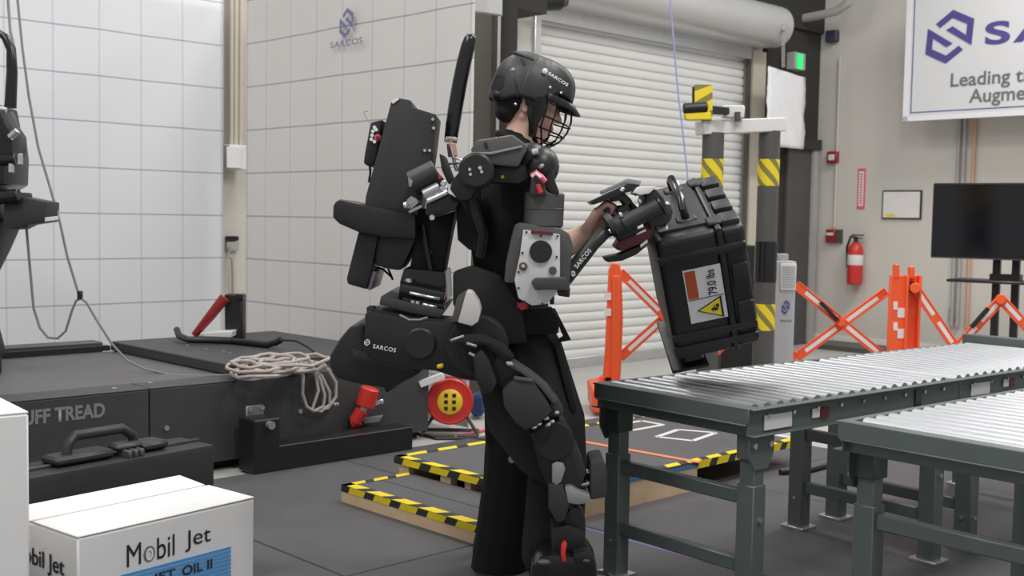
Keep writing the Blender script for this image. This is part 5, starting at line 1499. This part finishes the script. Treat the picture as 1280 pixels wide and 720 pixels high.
# --- shin plates and pads
part('light_plate', 'alu_dull', [(690, 580), (696, 577), (704, 579), (707, 586), (702, 602), (696, 607), (690, 603)], 3.50, 3.53, 0.004)
part('light_plate', 'alu_dull', [(706, 609), (714, 608), (724, 614), (737, 618), (737, 629), (722, 631), (710, 629)], 3.50, 3.54, 0.004)
part('calf_pad', 'rubber_pad', [(738, 578), (755, 575), (759, 590), (759, 622), (738, 626)], 3.52, 3.70, 0.010)
rod('pad_arm', 'alu', (730, 588, 3.58), (739, 590, 3.58), 0.008)
rod('pad_arm', 'alu', (724, 606, 3.58), (738, 604, 3.58), 0.008)
part('shin_cover', 'charcoal', [(686, 604), (704, 606), (712, 632), (706, 652), (696, 654), (686, 636)], 3.50, 3.58, 0.008)
part('shin_rod', 'black', [(706, 632), (722, 634), (732, 648), (732, 684), (716, 694), (704, 668)], 3.54, 3.66, 0.010)
for y_ in (593, 621, 633, 642): disc('shin_screw', 'alu', 680 + (y_ - 593) * 0.02, y_, 3.74, 0.006, 0.02, es, 8)
# --- foot
part('ankle_block', 'black', [(690, 660), (712, 656), (730, 664), (732, 690), (690, 692)], 3.52, 3.66, 0.010)
part('foot_strap', 'red', [(702, 682), (706, 678), (709, 680), (707, 690), (708, 702), (704, 703), (701, 694)], 3.47, 3.50, 0.003)
b = MB()
fb = [toz(P(668, 745, 3.5), 0.03), toz(P(742, 745, 3.5), 0.03)]
part('foot_cover', 'black_gloss', [(664, 708), (674, 697), (690, 693), (716, 696), (736, 690), (746, 706), (748, 752), (662, 752)], 3.48, 3.68, 0.016)
part('foot_toe', 'black', [(716, 694), (730, 689), (740, 694), (744, 704), (720, 706)], 3.46, 3.52, 0.006)
part('foot_plate', 'grey_dark', [(655, 752), (760, 752), (760, 790), (655, 790)], 3.47, 3.70, 0.006)
for x_, y_ in ((680, 703), (733, 700)):
    b = MB(); q = P(x_, y_, 3.47); b.ell(q, (0.022, 0.012, 0.010)); b.build('foot_fitting', 'grey_plastic', es)
# --- shoulder and upper arm, right
def shoulder(dy, near):
    sc = part('shoulder_cover', 'grey_plastic', [(588, 187), (596, 175), (641, 168), (661, 183), (648, 209), (616, 206), (596, 204)], 3.52 + dy, 3.68 + dy, 0.010)
    if near:
        part('cover_edge', 'alu_dull', [(588, 190), (613, 190), (652, 182), (653, 184), (614, 193), (589, 193)], 3.512 + dy, 3.53 + dy, 0.001, sc)
        part('cover_slot', 'black', [(605, 178), (608, 177), (610, 184), (607, 186)], 3.515 + dy, 3.53 + dy, 0.001, sc)
    d_ = disc('shoulder_disc', 'black', 595, 213, 3.47 + dy, 0.054, 0.12, es, 30, 0.008)
    if near:
        for x_, y_, r_ in ((587, 212, .006), (588, 218, .006), (600, 210, .007), (602, 215, .006)): disc('disc_mark', 'alu', x_, y_, 3.465 + dy, r_, 0.02, d_, 10)
    part('shoulder_link', 'black', [(566, 224), (580, 208), (600, 226), (588, 250), (574, 252), (562, 236)], 3.54 + dy, 3.64 + dy, 0.008)
    part('clavicle_arm', 'black', [(604, 204), (648, 206), (668, 196), (672, 216), (650, 230), (606, 228)], 3.56 + dy, 3.66 + dy, 0.012)
    b = MB(); b.ell(P(676, 208, 3.60 + dy), (0.058, 0.075, 0.064)); b.ell(P(664, 196, 3.60 + dy), (0.052, 0.06, 0.045)); b.build('shoulder_joint', 'black', es)
    part('arm_yoke', 'black', [(680, 196), (692, 212), (694, 226), (700, 242), (686, 242), (678, 224)], 3.54 + dy, 3.62 + dy, 0.008)
    part('arm_yoke', 'grey_dark', [(664, 222), (680, 222), (684, 244), (662, 244)], 3.52 + dy, 3.60 + dy, 0.006)
    return sc
shoulder(0, True)
rod('silver_cap', 'alu', (664, 191, 3.53), (673, 189, 3.53), 0.010)
disc('joint_mark', 'brass' if 'brass' in M else 'yellow_reel', 628, 221, 3.555, 0.006, 0.01, es, 10)
b = MB(); b.tube([P(665, 220, 3.51), P(670, 216, 3.505), P(676, 221, 3.505), P(681, 227, 3.51)], 0.009, 8); b.build('pink_hose', 'pink', es)
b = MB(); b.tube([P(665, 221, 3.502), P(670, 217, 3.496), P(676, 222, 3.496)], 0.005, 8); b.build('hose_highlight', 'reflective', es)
rod('red_hose', 'red', (672, 230, 3.51), (676, 242, 3.51), 0.008)
rod('joint_bolt', 'alu_dull', (675, 206, 3.525), (678, 210, 3.525), 0.010)
def upperarm(dy, near):
    ua = rod('upper_arm_sleeve', 'grey_plastic', (679, 284, 3.60 + dy), (681, 240, 3.60 + dy), 0.062, bevel=0.006, seg=32)
    rod('sleeve_ring', 'grey_dark', (680, 263, 3.60 + dy), (680, 260, 3.60 + dy), 0.0635, ua, seg=32)
    rod('bearing_ring', 'alu', (678, 291, 3.60 + dy), (679, 282, 3.60 + dy), 0.052, seg=32)
    m_ = part('elbow_module', 'grey_plastic', [(643, 281), (650, 278), (700, 285), (712, 292), (716, 306), (713, 340), (712, 366), (700, 366), (690, 352), (660, 350), (648, 354), (630, 354), (632, 330), (638, 300)], 3.54 + dy, 3.66 + dy, 0.010)
    if near:
        pl = part('elbow_plate', 'plate_white', [(654, 287), (700, 293), (700, 345), (697, 364), (684, 380), (665, 382), (648, 373), (643, 350), (650, 318)], 3.515 + dy, 3.56 + dy, 0.003)
        disc('black_cap', 'black', 676, 314.5, 3.505 + dy, 0.0345, 0.02, pl, 32)
        disc('bronze_cap', 'grey_plastic', 654, 333, 3.508 + dy, 0.013, 0.02, pl, 18)
        disc('bronze_center', 'copper', 654, 333, 3.504 + dy, 0.006, 0.02, pl, 12)
        disc('grey_cap', 'grey_plastic', 691, 338, 3.508 + dy, 0.012, 0.02, pl, 18)
        part('red_strip', 'maroon', [(664, 288), (692, 290), (691, 294), (664, 292)], 3.505 + dy, 3.52 + dy, 0.001, pl)
        for x_, y_ in ((658, 290), (697, 295), (676, 295), (653, 316), (696, 321), (648, 340), (648, 360), (655, 377), (678, 380)): disc('plate_screw', 'black', x_, y_, 3.510 + dy, 0.0035, 0.01, pl, 8, 0)
        part('elbow_bar', 'grey_dark', [(664, 353), (669, 348), (708, 347), (713, 364), (690, 362), (669, 363)], 3.47 + dy, 3.54 + dy, 0.006)
        part('elbow_corner', 'black', [(697, 362), (713, 360), (712, 372), (698, 370)], 3.52 + dy, 3.62 + dy, 0.004)
    fa = MB(); fa.tube([P(706, 349, 3.58 + dy), P(742, 304, 3.60 + dy), P(756, 290, 3.62 + dy), P(768, 284, 3.64 + dy)], [0.024, 0.022, 0.022, 0.024], 18)
    fo_ = fa.build('forearm_tube', 'black', es)
    return fo_
fo_ = upperarm(0, True)
fd = (P(742, 304, 3.575) - P(712, 341, 3.555)).normalized()
text('lettering', 'SARCOS', 'text_white', fo_, P(721, 336, 3.555), fd, (Z - fd * fd.z), width=0.072, height=0.014, off=0.004, spacing=1.1)
logo('logo', 'text_white', fo_, P(716, 342, 3.552), fd, (Z - fd * fd.z), 0.018, off=0.004)
# --- grippers
def gripper(dy):
    rod('wrist_bolt', 'alu', (761, 290, 3.60 + dy), (764, 288, 3.60 + dy), 0.008)
    rod('wrist_bolt', 'alu', (764, 282, 3.60 + dy), (768, 279, 3.60 + dy), 0.008)
    rod('wrist_flange', 'charcoal', (760, 284, 3.62 + dy), (768, 279, 3.62 + dy), 0.042, bevel=0.004, seg=28)
    rod('wrist_motor', 'black', (766, 288, 3.62 + dy), (792, 276, 3.62 + dy), 0.040, bevel=0.004, seg=24)
    rod('gripper_barrel', 'charcoal', (778, 281, 3.60 + dy), (826, 256, 3.60 + dy), 0.027, bevel=0.003, seg=24)
    rod('barrel_end', 'black_gloss', (824, 258, 3.598 + dy), (827, 256, 3.598 + dy), 0.030, seg=24)
    part('clamp_block', 'black', [(809, 240), (820, 236), (830, 248), (840, 274), (828, 282), (814, 284), (806, 262)], 3.60 + dy, 3.80 + dy, 0.006)
    part('white_cover', 'white_paint', [(793, 241), (799, 233), (821, 233), (812, 242), (800, 244)], 3.585 + dy, 3.72 + dy, 0.005)
    part('guard_shield', 'alu_dull', [(752, 238), (784, 223), (802, 226), (800, 231), (782, 230), (752, 243)], 3.74 + dy, 3.80 + dy, 0.003)
    part('hand_guard', 'black_gloss', [(737, 252), (782, 231), (800, 231), (797, 238), (784, 240), (770, 246), (742, 256)], 3.66 + dy, 3.82 + dy, 0.003)
    part('guard_inner', 'grey_dark', [(762, 248), (780, 240), (790, 250), (792, 262), (786, 262), (778, 250), (768, 252)], 3.68 + dy, 3.80 + dy, 0.004)
    rod('guard_pin', 'alu', (776, 240, 3.655 + dy), (780, 235, 3.655 + dy), 0.008)
    rod('barrel_screw', 'alu', (798, 253, 3.60 + dy), (802, 251, 3.60 + dy), 0.010)
    rod('barrel_screw', 'alu', (774, 270, 3.585 + dy), (778, 268, 3.585 + dy), 0.010)
    part('control_grip_mount', 'black', [(772, 262), (790, 252), (800, 262), (786, 272), (774, 276)], 3.68 + dy, 3.82 + dy, 0.004)
    part('lower_guard', 'maroon', [(769, 308), (774, 300), (812, 283), (818, 288), (808, 302), (776, 314)], 3.64 + dy, 3.78 + dy, 0.005)
    part('guard_edge', 'black', [(756, 322), (775, 318), (798, 308), (812, 294), (818, 286), (820, 290), (808, 308), (796, 318), (778, 326), (760, 328)], 3.66 + dy, 3.80 + dy, 0.003)
    part('guard_light', 'alu', [(795, 292), (807, 286), (808, 289), (796, 294)], 3.635 + dy, 3.65 + dy, 0.001)
    part('guard_light', 'alu', [(800, 306), (809, 299), (810, 303), (801, 310)], 3.635 + dy, 3.65 + dy, 0.001)
gripper(0)
gripper(0.36)
for yy_, p_ in ((0.14, P(833, 264, 3.72)), (0.40, P(831, 262, 4.08))):
    MB().beam(p_, kq_(0.035, yy_, -0.012), 0.035, 0.05).build('gripper_jaw', 'black', es, bevel=0.004)
for bar, dy in ((BARR, 0), (BARL, 0.45)):
    b = MB(); b.cyl(bar - Y1 * 0.036, bar + Y1 * 0.06, 0.011, seg=12); b.build('control_grip', 'black', es)
    b = MB(); b.cyl(bar + Y1 * 0.05, bar + Y1 * 0.05 + Vector((0.07, 0, 0.01)), 0.010, seg=10); b.build('grip_stem', 'black', es)
# far-side limbs of the suit, mostly hidden behind the body
shoulder(0.62, False); upperarm(0.62, False)
part('hip_housing', 'black', [(470, 400), (580, 408), (610, 416), (620, 440), (600, 470), (540, 462), (480, 450)], 4.12, 4.32, 0.012)
part('thigh_link', 'black', [(600, 430), (640, 440), (655, 500), (650, 560), (630, 560), (618, 500)], 4.26, 4.34, 0.010)
part('shin_link', 'black', [(628, 560), (650, 560), (640, 640), (628, 700), (612, 700), (618, 640)], 4.28, 4.34, 0.010)
part('foot_plate', 'grey_dark', [(585, 722), (680, 722), (680, 742), (585, 742)], 4.05, 4.26, 0.006)
# chest harness
part('harness_strap', 'cloth_black', [(584, 232), (600, 232), (602, 290), (598, 316), (586, 312), (572, 300), (570, 262)], 3.70, 3.76, 0.006)
b = MB(); b.tube([P(640, 196, 3.80), P(664, 214, 3.76), P(684, 250, 3.79), P(690, 300, 3.84), P(690, 380, 3.84)], 0.016, 8, sq=0.4); b.build('chest_strap', 'cloth_black', es)
b = MB(); b.tube([P(590, 250, 3.70), P(596, 270, 3.69), P(604, 292, 3.70), P(600, 320, 3.72)], 0.020, 10); b.build('harness_hose', 'black', es)

# ================================================================ suspended exoskeleton at the left edge
ss = thing('exoskeleton', 'empty black exoskeleton suspended above the treadmill at the left edge', 'exoskeleton', G(-12, 470, TH + 0.02))
YS = 5.85
def sp(name, m, poly, dy0=0, dy1=0.3, bevel=0.010, parent=None): return MB().px(poly, YS + dy1, YS + dy0).build(name, m, parent or ss, bevel=bevel, seg=2)
b = MB(); b.tube([P(-30, 45, YS + .1), P(-8, 37, YS + .1), P(6, 46, YS + .1), P(14, 62, YS + .1), P(15, 90, YS + .1), P(13, 135, YS + .1)], [0.016, 0.018, 0.02, 0.024, 0.028, 0.03], 14); b.build('roll_bar', 'black_gloss', ss)
sp('back_pack', 'charcoal', [(-70, 128), (-8, 128), (22, 138), (26, 158), (20, 190), (8, 200), (-70, 200)], 0.05, 0.5)
sp('shoulder_motor', 'black_gloss', [(4, 142), (18, 140), (26, 160), (34, 172), (34, 196), (16, 200), (6, 186)], -0.08, 0.1)
rodp = lambda n_, m_, a, c, r: MB().cyl(P(*a), P(*c), r, seg=14).build(n_, m_, ss, bevel=0.003)
rodp('chrome_rod', 'alu', (12, 172, YS - .1), (22, 163, YS - .1), 0.018)
rodp('chrome_rod', 'alu', (0, 136, YS - .02), (8, 138, YS - .02), 0.016)
sp('valve_block', 'black_gloss', [(8, 186), (34, 176), (37, 200), (36, 232), (22, 240), (6, 236), (2, 210)], -0.05, 0.25)
rodp('chrome_rod', 'alu', (14, 204, YS - .07), (14, 216, YS - .07), 0.014)
rodp('chrome_rod', 'alu', (25, 192, YS - .07), (25, 206, YS - .07), 0.014)
rodp('black_cylinder', 'black_gloss', (0, 200, YS - .06), (20, 199, YS - .06), 0.03)
sp('torso', 'black', [(-80, 190), (10, 190), (20, 232), (26, 262), (-80, 270)], 0.05, 0.5)
rodp('waist_cylinder', 'black_gloss', (-20, 250, YS - .05), (24, 244, YS - .05), 0.035)
fb_ = sp('forearm_block', 'charcoal', [(22, 252), (44, 247), (75, 253), (74, 277), (48, 281), (36, 287), (20, 284)], -0.02, 0.14)
sp('block_strip', 'reflective', [(58, 272), (73, 270), (73, 275), (58, 277)], -0.03, -0.01, 0.001, fb_)
sp('upper_fitting', 'black', [(20, 243), (40, 241), (42, 250), (22, 254)], -0.02, 0.12, 0.006)
sp('arm', 'black', [(-60, 250), (20, 252), (30, 276), (14, 312), (0, 340), (-14, 372), (-60, 360)], 0.0, 0.3)
sp('hip', 'black', [(-80, 340), (-14, 350), (-6, 400), (-20, 420), (-80, 410)], 0.0, 0.5)
sp('shin', 'black', [(-50, 400), (0, 408), (6, 430), (8, 442), (0, 446), (-40, 440)], 0.05, 0.25)
sp('foot', 'black', [(-46, 440), (0, 440), (3, 452), (3, 467), (-46, 468)], -0.30, -0.05)
